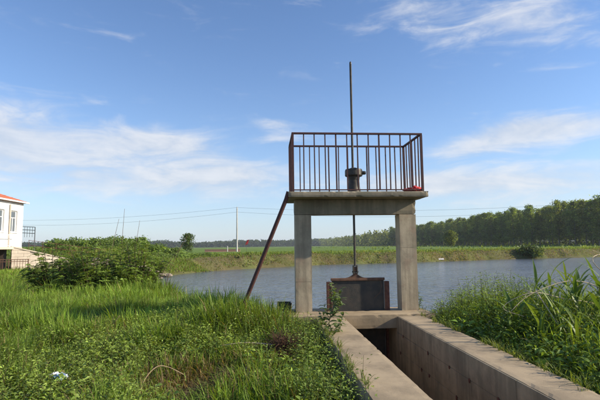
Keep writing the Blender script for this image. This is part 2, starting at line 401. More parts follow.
def baluster(x, y, w, z0=2.13, z1=ZT-.017, nm='baluster'):
    j = random.uniform(-.006, .006)
    G().add([(x+sx*w+(j if k else 0), y+sy*w, zz) for k, zz in enumerate((z0, z1)) for sx, sy in ((-1, -1), (1, -1), (1, 1), (-1, 1))],
            [(0, 1, 5, 4), (1, 2, 6, 5), (2, 3, 7, 6), (3, 0, 4, 7), (4, 5, 6, 7), (3, 2, 1, 0)]).build(nm, MAT['rail'], rail)
for x in (XL, XR):
    for y in (YF, YB): baluster(x, y, .019, 2.085, ZT-.017, 'corner_post')
for k in range(1, 12):
    x = XL+(XR-XL)*k/12
    baluster(x, YF, .0095 if k not in (4, 8) else .012); baluster(x+.01, YB, .0095 if k not in (4, 8) else .012)
for k in range(1, 6):
    y = YF+(YB-YF)*k/6
    baluster(XL, y, .0095); baluster(XR, y, .0095)

hd = thing('channel_headwall', (1.6, 0, -1.6), 'sandy concrete deck slab under the sluice gate, bridging the channel', 'concrete deck')
G().slab(.30, 2.80, -.42, .10, -.20, .024, .07, .007, 11).build('deck_slab', MAT['wall_top'], hd)
G().slab(.30, 2.80, .20, .56, -.20, .022, .07, .007, 12).build('deck_slab', MAT['wall_top'], hd)
G().slab(.30, 1.045, .101, .199, -.20, .020, .07, .003, 13).build('deck_infill', MAT['wall_top'], hd)
G().slab(2.185, 2.80, .101, .199, -.20, .020, .07, .003, 14).build('deck_infill', MAT['wall_top'], hd)
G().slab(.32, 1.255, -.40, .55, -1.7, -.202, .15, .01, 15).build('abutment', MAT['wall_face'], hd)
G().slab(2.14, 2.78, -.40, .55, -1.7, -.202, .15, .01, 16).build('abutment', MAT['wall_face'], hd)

wl = thing('channel_wall', (1.03, -5, -1.6), 'concrete channel wall with weeds along one side and a broad bare top', 'concrete wall')
G().slab(.80, 1.255, -12, -.423, -1.6, .0, .06, .006, 21).build('wall_body', MAT['wall_top'], wl)
wr = thing('channel_wall', (2.36, -5, -1.6), 'concrete channel wall with dark streaked inner face and rusty tie holes', 'concrete wall')
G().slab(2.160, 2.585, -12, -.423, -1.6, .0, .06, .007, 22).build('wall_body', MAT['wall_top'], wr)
rows = [(-.006, -.262), (-.265, -.548), (-.551, -.95), (-.953, -1.55)]
for r, (z1, z0) in enumerate(rows):
    y = -.43; k = 0
    while y > -9:
        L = [1.22, .92, 1.25, 1.1][r]
        y2 = y-L
        off = random.uniform(-.003, .003)
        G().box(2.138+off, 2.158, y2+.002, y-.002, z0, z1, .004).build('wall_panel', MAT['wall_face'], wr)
        y = y2; k += 1
for row, (zz, ys) in enumerate(((-.264, (-.78, -1.9, -2.62, -3.16, -3.78, -4.4)), (-.55, (-.62, -1.62, -1.92, -2.8, -3.6)))):
    for y in ys:
        V = []; n = 9
        for ring, xx in ((1.0, 2.134), (.9, 2.128), (.4, 2.1265)):
            for k in range(n):
                a = 2*math.pi*k/n; r = .021*ring*random.uniform(.75, 1.25)
                V.append((xx, y+r*math.cos(a), zz+r*math.sin(a)*(1.5 if math.sin(a) < 0 else 1)))
        F = [(i*n+k, i*n+(k+1) % n, (i+1)*n+(k+1) % n, (i+1)*n+k) for i in range(2) for k in range(n)]+[tuple(2*n+k for k in range(n))]
        mesh_obj('tie_hole', V, F, MAT['rust'], wr)

# ------------------------------------------------------------------ gate, hoist, pipe, box, cloth
GX = 1.612; GY = .15
gt = thing('sluice_gate', (GX, GY, -1.5), 'dark tarred steel sluice gate plate with rusty rim between guide posts', 'sluice gate')
G().box(1.150, 2.082, GY-.022, GY+.022, -1.5, .545).build('gate_plate', MAT['gate'], gt)
G().box(1.135, 2.095, GY-.045, GY+.03, .546, .592).build('top_rim', MAT['rustorange'], gt)
pl = G(); pts = []
for k in range(9):
    s = k/8; pts.append((1.575-.20*(1-s)**1.0, .593+.10*s**2.2))
poly = pts+[(1.545, .72), (1.545, .79), (1.605, .79), (1.605, .72)]+[(2*1.575-x, z) for x, z in reversed(pts)]
pl.prism([(x, z) for x, z in poly], GY-.012, GY+.012)
lug = pl.build('lifting_lug', MAT['rustorange'], gt)
for sx in (-1, 1): G().box(1.575+sx*.034-.009, 1.575+sx*.034+.009, GY-.03, GY+.03, .66, .815).build('clevis', MAT['iron'], gt)
G().tube([(1.52, GY, .70), (1.63, GY, .70)], .014, 10).build('pin', MAT['iron'], gt)
for x0, x1, xin in ((1.058, 1.13, 1), (2.10, 2.172, -1)):
    g = G().box(x0, x1, GY+.030, GY+.047, -1.5, .528).box(x0, x1, GY-.055, GY-.038, -1.5, .528)
    xs = x0 if xin > 0 else x1-.014
    g.box(xs, xs+.014, GY-.037, GY+.029, -1.5, .526)
    guide = g.build('guide_post', MAT['rust'], gt)
    xe = x1 if xin > 0 else x0-.016
    G().box(xe, xe+.016, GY-.062, GY-.024, .03, .53).build('guide_strip', MAT['rustorange'], gt)
G().tube([(2.00, GY-.05, .57), (2.03, GY-.06, .45), (2.0, GY-.05, .33), (1.9, GY-.04, .24)], .003, 5).build('wire', MAT['rustorange'], gt)
hs = thing('gate_hoist', (1.588, .15, 2.088), 'cast iron screw hoist with tall threaded rod on the platform', 'hoist')
G().lathe(1.588, .15, [(.150, 2.089), (.150, 2.115), (.124, 2.13), (.108, 2.22), (.100, 2.34), (.112, 2.41)], 28).build('pedestal', MAT['iron'], hs, smooth=False)
G().lathe(1.588, .15, [(.125, 2.411), (.152, 2.42), (.160, 2.435), (.160, 2.52), (.150, 2.545), (.09, 2.556), (.05, 2.575)], 28).build('gear_housing', MAT['iron'], hs)
G().tube([(1.74, .10, 2.475), (1.775, .09, 2.475), (1.80, .085, 2.475)], [.034, .034, .026], 12).build('crank_shaft', MAT['iron'], hs)
for k in range(6):
    a = k*math.pi/3+.3; G().lathe(1.588+.137*math.cos(a), .15+.137*math.sin(a), [(.010, 2.116), (.010, 2.135)], 6).build('bolt', MAT['iron'], hs)
rod = G(); prof = []
zz = .80
rod.lathe(1.574, .15, [(.021, .80), (.021, 2.086)], 12).lathe(1.574, .15, [(.022, 2.54), (.022, 3.35)], 12)
zz = 3.35; pr = []
while zz < 4.55: pr += [(.023, zz), (.019, zz+.012)]; zz += .024
pr += [(.021, 4.56), (.010, 4.585)]
rod.lathe(1.574, .15, pr, 10)
rod.build('screw_rod', MAT['iron'], hs)
tag(G().tube([(.372, -.33, 2.085), (.33, -.315, 1.95), (-.36, -.02, .25), (-.58, .07, -.42)], [.036, .036, .036, .036], 12).build('leaning_pipe', MAT['rail'], None, (-.58, .07, -.42)),
    'rusty steel pipe leaning from the ground against the platform edge', 'pipe')
bx = thing('black_crate', (.30, .32, .024), 'low black plastic crate on the deck beside the concrete post', 'crate')
G().box(.19, .43, .20, .42, .026, .05).build('base', MAT['black'], bx)
for nm, a in (('side', (.185, .435, .19, .205, .05, .17)), ('side', (.185, .435, .415, .43, .05, .17)), ('side', (.185, .20, .206, .414, .05, .165)), ('side', (.42, .435, .206, .414, .05, .165)), ('rim', (.178, .442, .180, .1895, .148, .172))):
    G().box(*a).build(nm, MAT['black'], bx)
def lump(c, r, seed, sub=3, amp=.35, f=2.2, flat=1.0):
    bm = bmesh.new(); bmesh.ops.create_icosphere(bm, subdivisions=sub, radius=1)
    V = []
    for v in bm.verts:
        d = v.co.normalized(); k = 1+amp*noise.noise(d*f+Vector((seed*3.1, seed, 0)))+.5*amp*noise.noise(d*f*2.7+Vector((seed, 7, 0)))
        V.append((c[0]+d.x*k*r[0], c[1]+d.y*k*r[1], c[2]+max(-flat, d.z*k)*r[2]))
    bm.verts.index_update(); F = [[v.index for v in f_.verts] for f_ in bm.faces]; bm.free(); return V, F
rc = G().add(*lump((2.53, -.20, 2.12), (.12, .06, .04), 3, 3, .7, 2.5, .7)).add(*lump((2.62, -.17, 2.13), (.10, .08, .06), 5, 3, .6, 2.5, .7))
tag(rc.build('red_cloth', MAT['red'], None, (2.5, -.2, 2.09), True), 'crumpled red cloth lying at the railing corner of the platform', 'cloth')

# ------------------------------------------------------------------ house and its surroundings
FX = -17.5; FY = 26.42; FLOOR = 1.32; EAVE = 4.42
hs_ = thing('white_house', (-20.5, 22, -.5), 'white rendered house with orange tiled hip roof above the bank', 'house')
HX0, HY0 = -24.5, 12.0
w1 = (24.86, 25.66, 2.33, 3.83); w2 = (23.22, 24.04, 2.33, 3.83); w3 = (21.3, 22.1, 2.33, 3.83)
wins = [w3, w2, w1]
g = G(); yy = HY0
for (a, b, z0, z1) in wins:
    g.box(FX-.25, FX, yy, a, FLOOR, EAVE, 0); g.box(FX-.25, FX, a, b, FLOOR, z0, 0); g.box(FX-.25, FX, a, b, z1, EAVE, 0); yy = b
g.box(FX-.25, FX, yy, FY, FLOOR, EAVE, 0); g.box(HX0, FX-.25, FY-.25, FY, FLOOR, EAVE, 0); g.box(HX0, FX-.25, HY0, HY0+.25, FLOOR, EAVE, 0); g.box(HX0, HX0+.25, HY0+.25, FY-.25, FLOOR, EAVE, 0)
g.build('wall', MAT['white'], hs_)
ov = .22; rx0, rx1, ry0, ry1 = HX0-ov, FX+ov, HY0-ov, FY+ov; mid = (rx0+rx1)/2; hw = (rx1-rx0)/2; rz = EAVE+hw*.42
rf = mesh_obj('roof', [(rx0, ry0, EAVE+.02), (rx1, ry0, EAVE+.02), (rx1, ry1, EAVE+.02), (rx0, ry1, EAVE+.02), (rx0, ry0, EAVE+.12), (rx1, ry0, EAVE+.12), (rx1, ry1, EAVE+.12), (rx0, ry1, EAVE+.12), (mid, ry0+hw, rz), (mid, ry1-hw, rz)],
              [(3, 2, 1, 0), (0, 1, 5, 4), (1, 2, 6, 5), (2, 3, 7, 6), (3, 0, 4, 7), (4, 5, 8), (5, 6, 9, 8), (6, 7, 9), (7, 4, 8, 9)], MAT['roof'], hs_)
G().box(rx1-.01, rx1+.09, ry0, ry1, EAVE+.0, EAVE+.10, .01).build('gutter', MAT['white_metal'], hs_)
rows_ = G()
for k in range(12):
    s = k/12; inset = s*hw
    rows_.box(rx1-inset-.30, rx1-inset-.02, ry0+inset+.3, ry1-inset-.25, EAVE+.13+s*(rz-EAVE-.1), EAVE+.16+s*(rz-EAVE-.1), .01)
rows_.build('tile_course', MAT['roof'], rf)
for (a, b, z0, z1) in wins:
    f = G(); fx0, fx1 = FX-.16, FX-.10
    f.box(fx0, fx1, a, a+.07, z0, z1).box(fx0, fx1, b-.07, b, z0, z1).box(fx0, fx1, a+.07, b-.07, z0, z0+.07).box(fx0, fx1, a+.07, b-.07, z1-.07, z1)
    f.box(fx0, fx1, a+.07, b-.07, z0+.98, z0+1.03).box(fx0+.005, fx1-.003, (a+b)/2-.03, (a+b)/2+.03, z0+.07, z0+.98)
    wn = f.build('window', MAT['white_metal'], hs_)
    for pa, pb, za, zb in ((a+.07, (a+b)/2-.03, z0+.07, z0+.98), ((a+b)/2+.03, b-.07, z0+.07, z0+.98), (a+.07, b-.07, z0+1.03, z1-.07)):
        G().box(fx0+.02, fx0+.03, pa, pb, za, zb, 0).build('pane', MAT['glass'], wn)
    G().box(FX-.10, FX+.06, a-.04, b+.04, z0-.05, z0-.002).build('sill', MAT['white_metal'], wn)
G().tube([(FX+.07, 24.62, EAVE-.2), (FX+.07, 24.62, FLOOR-.1)], .05, 8).build('downpipe', MAT['block'], hs_)
G().box(HX0, FX+.02, HY0, FY+.02, FLOOR-.18, FLOOR-.002).build('floor_slab', MAT['block'], hs_)
G().box(HX0+.2, FX-.9, HY0+.1, FY-.3, -.9, FLOOR-.182).build('basement_wall', MAT['dark'], hs_)  # near-black colour stands in for the shade behind the pillars
for y in (14.2, 17.2, 20.2, 23.2, 24.45): G().box(FX-.36, FX-.04, y-.16, y+.16, -.9, FLOOR-.182).build('basement_pillar', MAT['brown'], hs_)
bl = G().box(FX+.02, FX+.60, HY0, 25.0, FLOOR-.16, FLOOR-.01); bl.build('balcony', MAT['block'], hs_)
wrl = G().box(FX+.53, FX+.57, HY0, 24.98, FLOOR+.78, FLOOR+.82).box(FX+.53, FX+.57, HY0, 24.98, FLOOR+.06, FLOOR+.09)
wrl = wrl.build('balcony_railing', MAT['white_metal'], hs_)
y = 18.0
while y < 25.0:
    G().box(FX+.54, FX+.56, y-.008, y+.008, FLOOR-.01, FLOOR+.78, 0).build('baluster', MAT['white_metal'], wrl); y += .16

# beige block wing wall running down the bank, blocks built one by one
ww = thing('block_wing_wall', (-15.8, 25, -.6), 'pale beige block retaining wall stepping down from the white house', 'retaining wall')
A = Vector((-17.0, 24.2)); B = Vector((-14.1, 26.4)); D = (B-A); LW = D.length; D.normalize(); NRM = Vector((D.y, -D.x))
def wpt(s, z, o): return (A.x+D.x*s+NRM.x*o, A.y+D.y*s+NRM.y*o, z)
ztop = lambda s: 1.30-.95*s/LW
G().add([wpt(s, z, o) for s, z in ((0, -.9), (LW, -.9), (LW, ztop(LW)-.02), (0, ztop(0)-.02)) for o in (-.25, -.02)],
        [(1, 3, 5, 7), (6, 4, 2, 0), (0, 2, 3, 1), (2, 4, 5, 3), (4, 6, 7, 5), (6, 0, 1, 7)]).build('wall_core', MAT['mortar'], ww)
rowh = .225; z = -.7; r = 0
while z < 1.3:
    s = -(.35 if r % 2 else 0.0); BL = .72
    while s < LW:
        s0, s1 = max(s+.006, .0), min(s+BL-.006, LW)
        if s1-s0 > .06:
            t0, t1 = min(z+rowh-.012, ztop(s0)), min(z+rowh-.012, ztop(s1))
            if t0 > z+.02 and t1 > z+.005:
                o = random.uniform(-.004, .008)
                G().add([wpt(a, b, c) for c in (-.02, .012+o) for a, b in ((s0, z), (s1, z), (s1, t1), (s0, t0))],
                        [(4, 5, 6, 7), (0, 1, 5, 4), (1, 2, 6, 5), (2, 3, 7, 6), (3, 0, 4, 7)]).build('block', MAT['block'], ww)
        s += BL
    z += rowh; r += 1
G().add([wpt(s, ztop(s)+dz, o) for s in (-.02, LW+.03) for dz in (.002, .07) for o in (-.29, .05)],
        [(0, 1, 3, 2), (4, 6, 7, 5), (0, 2, 6, 4), (1, 5, 7, 3), (2, 3, 7, 6), (0, 4, 5, 1)]).build('coping', MAT['block'], ww)
fn = thing('rusty_fence', (-16.6, 23.2, -.4), 'low reddish brown metal bar fence below the white house', 'fence')
fa = Vector((-19.5, 21.6)); fb = Vector((-15.6, 23.6)); fd = fb-fa
fp = lambda s, z: (fa.x+fd.x*s, fa.y+fd.y*s, z)
for z in (.50, .36, -.25): G().tube([fp(0, z), fp(1, z)], .022, 6).build('rail', MAT['rustorange'], fn)
for k in range(0, 29):
    s = k/28; post = k % 7 == 0
    G().tube([fp(s, -.6), fp(s, .53 if post else .50)], .035 if post else .012, 6).build('fence_post' if post else 'bar', MAT['rustorange'], fn)
mf = thing('metal_frame', (-18.85, 30, 1.2), 'dark lattice metal frame standing behind the white house', 'frame')
for a in (((-19.35, 30, .6), (-19.35, 30, 3.0)), ((-18.35, 30, .6), (-18.35, 30, 2.9))): G().tube(a, .035, 6).build('upright', MAT['wirem'], mf)
for z in (2.95, 2.7, 2.45): G().tube([(-19.35, 30, z), (-18.35, 30, z-.06)], .024, 6).build('rung', MAT['wirem'], mf)
for k in range(1, 5): G().tube([(-19.35+k*.2, 30, 2.93), (-19.35+k*.2, 30, 2.1)], .016, 6).build('bar', MAT['wirem'], mf)
hr = thing('slope_handrail', (-15, 27, .8), 'rusty brown handrail running down the bank beside the block wall', 'handrail')
ha = Vector((-17.4, 27.2, 1.0)); hb = Vector((-12.6, 29.6, .2))
for dz in (.80, .45): G().tube([ha+Vector((0, 0, dz)), hb+Vector((0, 0, dz))], .017, 6).build('rail', MAT['rust'], hr)
for k in range(7):
    p_ = ha.lerp(hb, k/6); G().tube([p_-Vector((0, 0, .5)), p_+Vector((0, 0, .83))], .018, 6).build('upright', MAT['rust'], hr)
# rubble
rb = thing('stone_rubble', (-12.5, 25, -.4), 'pale broken stone rubble spread along the foot of the bank', 'rubble')
protos = []
for k in range(6):
    V, F = lump((0, 0, 0), (1, .8, .6), 30+k, 2, .55, 1.6, .8)
    me = bpy.data.meshes.new('stone'); me.from_pydata(V, [], F); me.materials.append(MAT['stone']); protos.append(me)
for k in range(110):
    s = random.random(); x = -15.4+8.4*s+random.gauss(0, .2); y = 24.2+1.2*math.sin(s*3)+random.gauss(0, .55)+s*1.4
    sz = random.choice((.08, .11, .14, .19, .25))*random.uniform(.8, 1.2)
    o = bpy.data.objects.new('stone', protos[k % 6]); COL.objects.link(o); o.parent = rb
    o.location = Vector((x, y, float(ground_z(x, y))+sz*.25))-WORLDLOC[rb.name]; o.scale = (sz*random.uniform(.8, 1.5), sz, sz*random.uniform(.7, 1.2)); o.rotation_euler = (random.uniform(-.4, .4), random.uniform(-.4, .4), random.uniform(0, 6.3))
for k in range(5):
    x, y = -8.9+k*.42, 26.3+.10*k
    V, F = lump((x, y, float(ground_z(x, y))+.12+.05*k), (.36, .2, .14), 60+k, 2, .4, 1.6, .8)
    mesh_obj('stone', V, F, MAT['stone'], rb)

# ------------------------------------------------------------------ far things: poles, wires, wall, flag, board
def wire_pts(a, b, sag, n=24):
    a, b = Vector(a), Vector(b); return [a.lerp(b, k/n)-Vector((0, 0, sag*4*(k/n)*(1-k/n))) for k in range(n+1)]
P0 = (-5.33, 76, .1); P1 = (62.0, 61.0, .1); P2 = (-72.6, 100, .1)
lab = {0: 'slim pale concrete power pole standing alone in the field beyond the water', 1: 'pale concrete power pole holding the wires beside the poplar plantation', 2: 'pale concrete power pole beyond the white house'}
for k, P in enumerate((P0, P1, P2)):
    e = thing('power_pole', P, lab[k], 'power pole', 'power poles along the wire line')
    G().tube([(P[0], P[1], P[2]-.3), (P[0], P[1], 8.35)], [.17, .10], 10).build('pole', MAT['pole'], e)
    G().box(P[0]-.06, P[0]+.06, P[1]-.5, P[1]+.5, 7.95, 8.05).build('crossarm', MAT['pole'], e)
    for dy_ in (-.45, .45): G().lathe(P[0], P[1]+dy_, [(.04, 8.052), (.06, 8.12), (.04, 8.2)], 8).build('insulator', MAT['white_metal'], e)
for k, (z, dy_, nm) in enumerate(((8.22, -.45, 'upper'), (7.45, .2, 'lower'))):
    for j, (a, b) in enumerate(((P0, P1), (P2, P0))):
        tag(G().tube(wire_pts((a[0], a[1]+dy_, z), (b[0], b[1]+dy_, z), 1.25+.25*k), .014, 5).build('overhead_wire', MAT['wirem'], None, (a[0], a[1], z)),
            '%s overhead wire sagging from the lone pole towards the %s' % (nm, ('poplars', 'white house')[j]), 'wire', 'overhead wires')
pw = thing('low_wall', (-8.3, 80, .1), 'low pinkish brick wall in the field left of the lone pole', 'wall')
G().box(-11.6, -5.0, 80, 80.25, -.2, .62, .02).build('wall_body', MAT['pinkwall'], pw); G().box(-11.65, -4.95, 79.95, 80.3, .621, .70, .02).build('coping', MAT['pinkwall'], pw)
tag(G().tube([(-7.3, 79.2, -.2), (-7.3, 79.2, 1.3)], [.10, .09], 8).build('marker_post', MAT['pole'], None, (-7.3, 79.2, 0)), 'short pale marker post before the low pink wall', 'post')
fl = thing('flag', (-3.7, 78, .1), 'small red flag on a thin stick beside the power pole', 'flag')
G().tube([(-3.75, 78, -.2), (-3.62, 78, 2.4)], .03, 6).build('stick', MAT['wirem'], fl)
V = []; F = []
for i in range(6):
    for j in range(3): V.append((-3.66+.05*j+.10*i*.25-.04*i, 78-.06*math.sin(i*1.3)-.03*j, 2.35-.16*i-.05*j+.12*(j == 2)))
V = [(-3.64+.14*j-.06*i, 78+.07*math.sin(i*1.4+j), 2.36-.19*i+.03*j) for i in range(6) for j in range(4)]
F = [(i*4+j, i*4+j+1, i*4+j+5, i*4+j+4) for i in range(5) for j in range(3)]
V += [(a, b+.012, c) for a, b, c in V]; F += [tuple(24+i for i in f[::-1]) for f in F]
mesh_obj('cloth', V, F, MAT['red'], fl, smooth=True)
zb_ = float(ground_z(22.3, 49.9))+.02
tag(G().add([(21.95, 49.75, zb_+.02), (22.65, 49.8, zb_+.03), (22.7, 50.05, zb_+.22), (22.0, 50.0, zb_+.20), (21.95, 49.78, zb_-.02), (22.65, 49.83, zb_-.01), (22.7, 50.08, zb_+.18), (22.0, 50.03, zb_+.16)],
            [(0, 1, 2, 3), (7, 6, 5, 4), (0, 4, 5, 1), (1, 5, 6, 2), (2, 6, 7, 3), (3, 7, 4, 0)]).build('white_board', MAT['pole'], None, (22.3, 49.9, zb_)), 'small white board lying on the muddy far bank', 'board')

# ================================================================== vegetation
class Veg:
    def __init__(s): s.V = []; s.T = []; s.C = []; s.n = 0
    def add(s, V, T, C):
        s.V.append(V); s.T.append(T+s.n); s.C.append(C); s.n += len(V)
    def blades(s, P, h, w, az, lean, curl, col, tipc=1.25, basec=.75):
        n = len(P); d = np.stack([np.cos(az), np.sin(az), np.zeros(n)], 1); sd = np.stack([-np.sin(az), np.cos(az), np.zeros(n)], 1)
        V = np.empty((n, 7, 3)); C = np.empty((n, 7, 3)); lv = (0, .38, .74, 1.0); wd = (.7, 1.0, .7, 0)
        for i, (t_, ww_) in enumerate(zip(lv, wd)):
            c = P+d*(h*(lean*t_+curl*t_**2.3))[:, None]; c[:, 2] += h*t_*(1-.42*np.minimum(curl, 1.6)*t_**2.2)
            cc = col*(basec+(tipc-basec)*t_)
            if i < 3:
                V[:, 2*i] = c-sd*(w*ww_)[:, None]; V[:, 2*i+1] = c+sd*(w*ww_)[:, None]; C[:, 2*i] = cc; C[:, 2*i+1] = cc
            else: V[:, 6] = c; C[:, 6] = cc
        T = np.array([(0, 1, 3), (0, 3, 2), (2, 3, 5), (2, 5, 4), (4, 5, 6)])
        s.add(V.reshape(-1, 3), (T[None]+7*np.arange(n)[:, None, None]).reshape(-1, 3), C.reshape(-1, 3))
    def leaves(s, P, D, L, w, col, droop=.25, fold=.25):
        """pointed leaves, four triangles; D unit directions"""
        n = len(P); up = np.tile([0, 0, 1.0], (n, 1)); sd = np.cross(D, up); sd /= np.maximum(np.linalg.norm(sd, axis=1), 1e-5)[:, None]
        roll = rng.normal(0, .5, n); nr = np.cross(sd, D); sd = sd*np.cos(roll)[:, None]+nr*np.sin(roll)[:, None]; nr = np.cross(sd, D)
        L = L[:, None]; w = w[:, None]
        V = np.stack([P, P+D*L*.45-sd*w+nr*w*fold, P+D*L*.5-up*L*droop*.15, P+D*L*.45+sd*w+nr*w*fold, P+D*L*(1-.1*droop)-up*L*droop], 1)
        C = np.repeat(col[:, None], 5, 1)
        T = np.array([(0, 1, 2), (0, 2, 3), (1, 4, 2), (2, 4, 3)])
        s.add(V.reshape(-1, 3), (T[None]+5*np.arange(n)[:, None, None]).reshape(-1, 3), C.reshape(-1, 3))
    def quads(s, P, size, col, flat=.0):
        """small leaf sprays facing anywhere"""
        n = len(P); a = rng.normal(size=(n, 3)); a[:, 2] *= (1-flat); a /= np.linalg.norm(a, axis=1)[:, None]
        b = np.cross(a, rng.normal(size=(n, 3))); b /= np.linalg.norm(b, axis=1)[:, None]
        a = a*size[:, None]; b = b*(size*.62)[:, None]
        V = np.stack([P-a, P-b, P+a, P+b], 1); C = np.repeat(col[:, None], 4, 1)
        T = np.array([(0, 1, 2), (0, 2, 3)])
        s.add(V.reshape(-1, 3), (T[None]+4*np.arange(n)[:, None, None]).reshape(-1, 3), C.reshape(-1, 3))
    def stem(s, path, rad, col, n=4):
        g = G().tube(path, rad, n, False); V = np.array(g.V); F = np.array(g.F)
        s.add(V, np.concatenate([F[:, [0, 1, 2]], F[:, [0, 2, 3]]]), np.tile(np.array(col), (len(V), 1)))
    def build(s, name, mat, parent=None, loc=(0, 0, 0)):
        V = np.concatenate(s.V)-np.array(loc); me = np_mesh(name, V, np.concatenate(s.T), np.concatenate(s.C)); me.materials.append(mat)
        return put(bpy.data.objects.new(name, me), parent, loc)
def tones(n, base, var=.22, yel=.15):
    k = np.exp(rng.normal(0, var, n))[:, None]; c = np.array(base)[None]*k
    y = rng.random(n)[:, None]**2*yel; return np.clip(c*(1-y)+np.array([.22, .21, .06])*y, 0, 1)
def sample(n, x0, x1, y0, y1, keep):
    x = rng.uniform(x0, x1, n); y = rng.uniform(y0, y1, n); k = keep(x, y); return x[k], y[k]
def in_view(x, y, m=.12):
    zc = y-CAM.y; q = x/np.maximum(zc, .1); return (zc > 2.2) & (q > -.60-m) & (q < .76+m)
onland = lambda x, y: -shore_sd(x, y)
def dryness(x, y):
    d = np.zeros_like(x)
    for cx, cy, r, a in ((-.80, -2.75, .65, 1.0), (.22, -2.05, .36, .95), (.85, -.75, .40, .6), (-1.5, -2.4, .5, .4), (-2.4, -.6, .5, .35), (.1, -2.4, .5, .35), (-1.9, -3.0, .8, .3)):
        d = np.maximum(d, a*np.exp(-((x-cx)**2+(y-cy)**2)/r**2))
    return d
GREEN = (.150, .235, .034); DEEP = (.040, .085, .016); LIGHT = (.105, .155, .026); STRAW = np.array([.27, .20, .10])

# --- near left meadow
vg = Veg()
x, y = sample(190000, -9.5, .78, -5.6, 6.5, lambda x, y: in_view(x, y) & (onland(x, y) > .15) & (vnoise(x, y, 1.6)+.6*vnoise(x+3, y, 4.)+rng.random(len(x))*.7 > .78) & ~((x > .26) & (y > -.45)))
n = len(x); zc = y-CAM.y
hmap = .13+.42*vnoise(x, y, 1.5)**1.8+.10*vnoise(x, y, .5)+.24*sst(y, -1.6, 1.0)+.03
dr = dryness(x, y)
h = hmap*rng.uniform(.55, 1.25, n)*(1-.55*dr)*(.6+.4*sst(np.abs(x-.8), .05, .5)); w = rng.uniform(.0030, .0062, n)*(1+.06*zc)
patch = vnoise(x+9, y, .8)[:, None]; c = tones(n, GREEN, .32, .25)*(.60+.80*patch)
warm = (rng.random(n) < .06+.75*dr)[:, None]; c = np.where(warm, STRAW*np.exp(rng.normal(-.25, .35, n))[:, None], c)
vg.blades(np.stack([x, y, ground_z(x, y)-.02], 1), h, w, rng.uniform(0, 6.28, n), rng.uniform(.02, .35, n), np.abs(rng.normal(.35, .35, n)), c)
x, y = sample(5200, -8.5, .62, -5.4, 4.2, lambda x, y: in_view(x, y) & (onland(x, y) > .25) & (vnoise(x+2, y+5, 1.0) > .30) & ~((x > .10) & (y > -.6)))
m_ = 30; n = len(x)*m_
hc = np.repeat((.13+.36*vnoise(x+7, y, 1.3)**1.6+.18*sst(y, -1.6, .8))*rng.uniform(.75, 1.25, len(x))*(1-.4*dryness(x, y)), m_)
tonec = np.repeat(tones(len(x), GREEN, .25, .3)*(.75+.5*vnoise(x, y+8, .7))[:, None], m_, 0); drc = np.repeat(dryness(x, y), m_)
x = np.repeat(x, m_); y = np.repeat(y, m_); ra = np.abs(rng.normal(0, .045, n)); aa = rng.uniform(0, 6.28, n)
xb = x+np.cos(aa)*ra; yb = y+np.sin(aa)*ra
c = tonec*np.exp(rng.normal(0, .15, n))[:, None]; warm = (rng.random(n) < .04+.6*drc)[:, None]; c = np.where(warm, STRAW*np.exp(rng.normal(-.3, .3, n))[:, None], c)
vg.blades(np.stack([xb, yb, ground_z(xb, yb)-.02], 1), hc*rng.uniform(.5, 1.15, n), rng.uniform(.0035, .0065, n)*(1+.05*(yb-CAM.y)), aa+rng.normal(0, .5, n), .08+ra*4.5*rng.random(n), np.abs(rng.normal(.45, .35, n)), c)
x, y = sample(16000, -7, .74, -5.2, 3.0, lambda x, y: in_view(x, y) & (onland(x, y) > .3) & (vnoise(x+1, y+2, 1.4)+.3*rng.random(len(x)) > .62) & ~((x > .26) & (y > -.45)))
n = len(x); vg.blades(np.stack([x, y, ground_z(x, y)+.02*rng.random(n)], 1), rng.uniform(.10, .26, n), rng.uniform(.003, .006, n), rng.uniform(0, 6.28, n), rng.uniform(.5, 1.6, n), rng.uniform(.3, 1.0, n), STRAW*np.exp(rng.normal(-.2, .4, n))[:, None])
tag(vg.build('meadow_grass', MAT['grass']), 'thick bright green grass covering the near ground', 'grass', kind='stuff')
# leafy weeds among the grass
def weeds(v, xs, ys, hs, nl, L, base, wr=.28, yel=.15, spread=.35, dark=1.0):
    for x_, y_, h_ in zip(xs, ys, hs):
        z0 = float(ground_z(x_, y_)); k = max(5, int(nl*(h_/.35)**.7)); a0 = rng.uniform(0, 6.28); ln = rng.normal(0, .12, 2)*h_
        t_ = np.sort(rng.uniform(.15, 1, k)); az_ = a0+np.arange(k)*2.4+rng.normal(0, .3, k)
        P = np.stack([x_+ln[0]*t_, y_+ln[1]*t_, z0+h_*t_], 1)
        out = rng.uniform(.02, spread, k)*h_*(1.1-t_*.7); P[:, 0] += np.cos(az_)*out; P[:, 1] += np.sin(az_)*out
        e_ = rng.uniform(-.1, .9, k); D_ = np.stack([np.cos(az_)*np.cos(e_), np.sin(az_)*np.cos(e_), np.sin(e_)], 1)
        Ls = L*rng.uniform(.6, 1.3, k)*(1.15-.5*t_)
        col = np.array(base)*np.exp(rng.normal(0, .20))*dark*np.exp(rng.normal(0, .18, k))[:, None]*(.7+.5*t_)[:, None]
        yv = (rng.random(k) < yel*.3)[:, None]; col = np.where(yv, np.array([.12, .115, .03]), col)
        v.leaves(P, D_, Ls, Ls*wr*rng.uniform(.8, 1.2, k), col)
        v.stem([(x_, y_, z0-.03), (x_+ln[0]*.5, y_+ln[1]*.5, z0+h_*.5), (x_+ln[0], y_+ln[1], z0+h_)], [.004, .003, .0015], (.09, .10, .03), 3)
vw = Veg()
x, y = sample(8200, -8, .74, -5.2, 4.5, lambda x, y: in_view(x, y) & (onland(x, y) > .3) & (vnoise(x+4, y+7, .75) > .30+.20*rng.random(len(x))) & ~((x > .28) & (y > -.5)) & (dryness(x, y)+.3*rng.random(len(x)) < .55))
n = len(x); kinds = vnoise(x+30, y, .6)+rng.normal(0, .12, n)
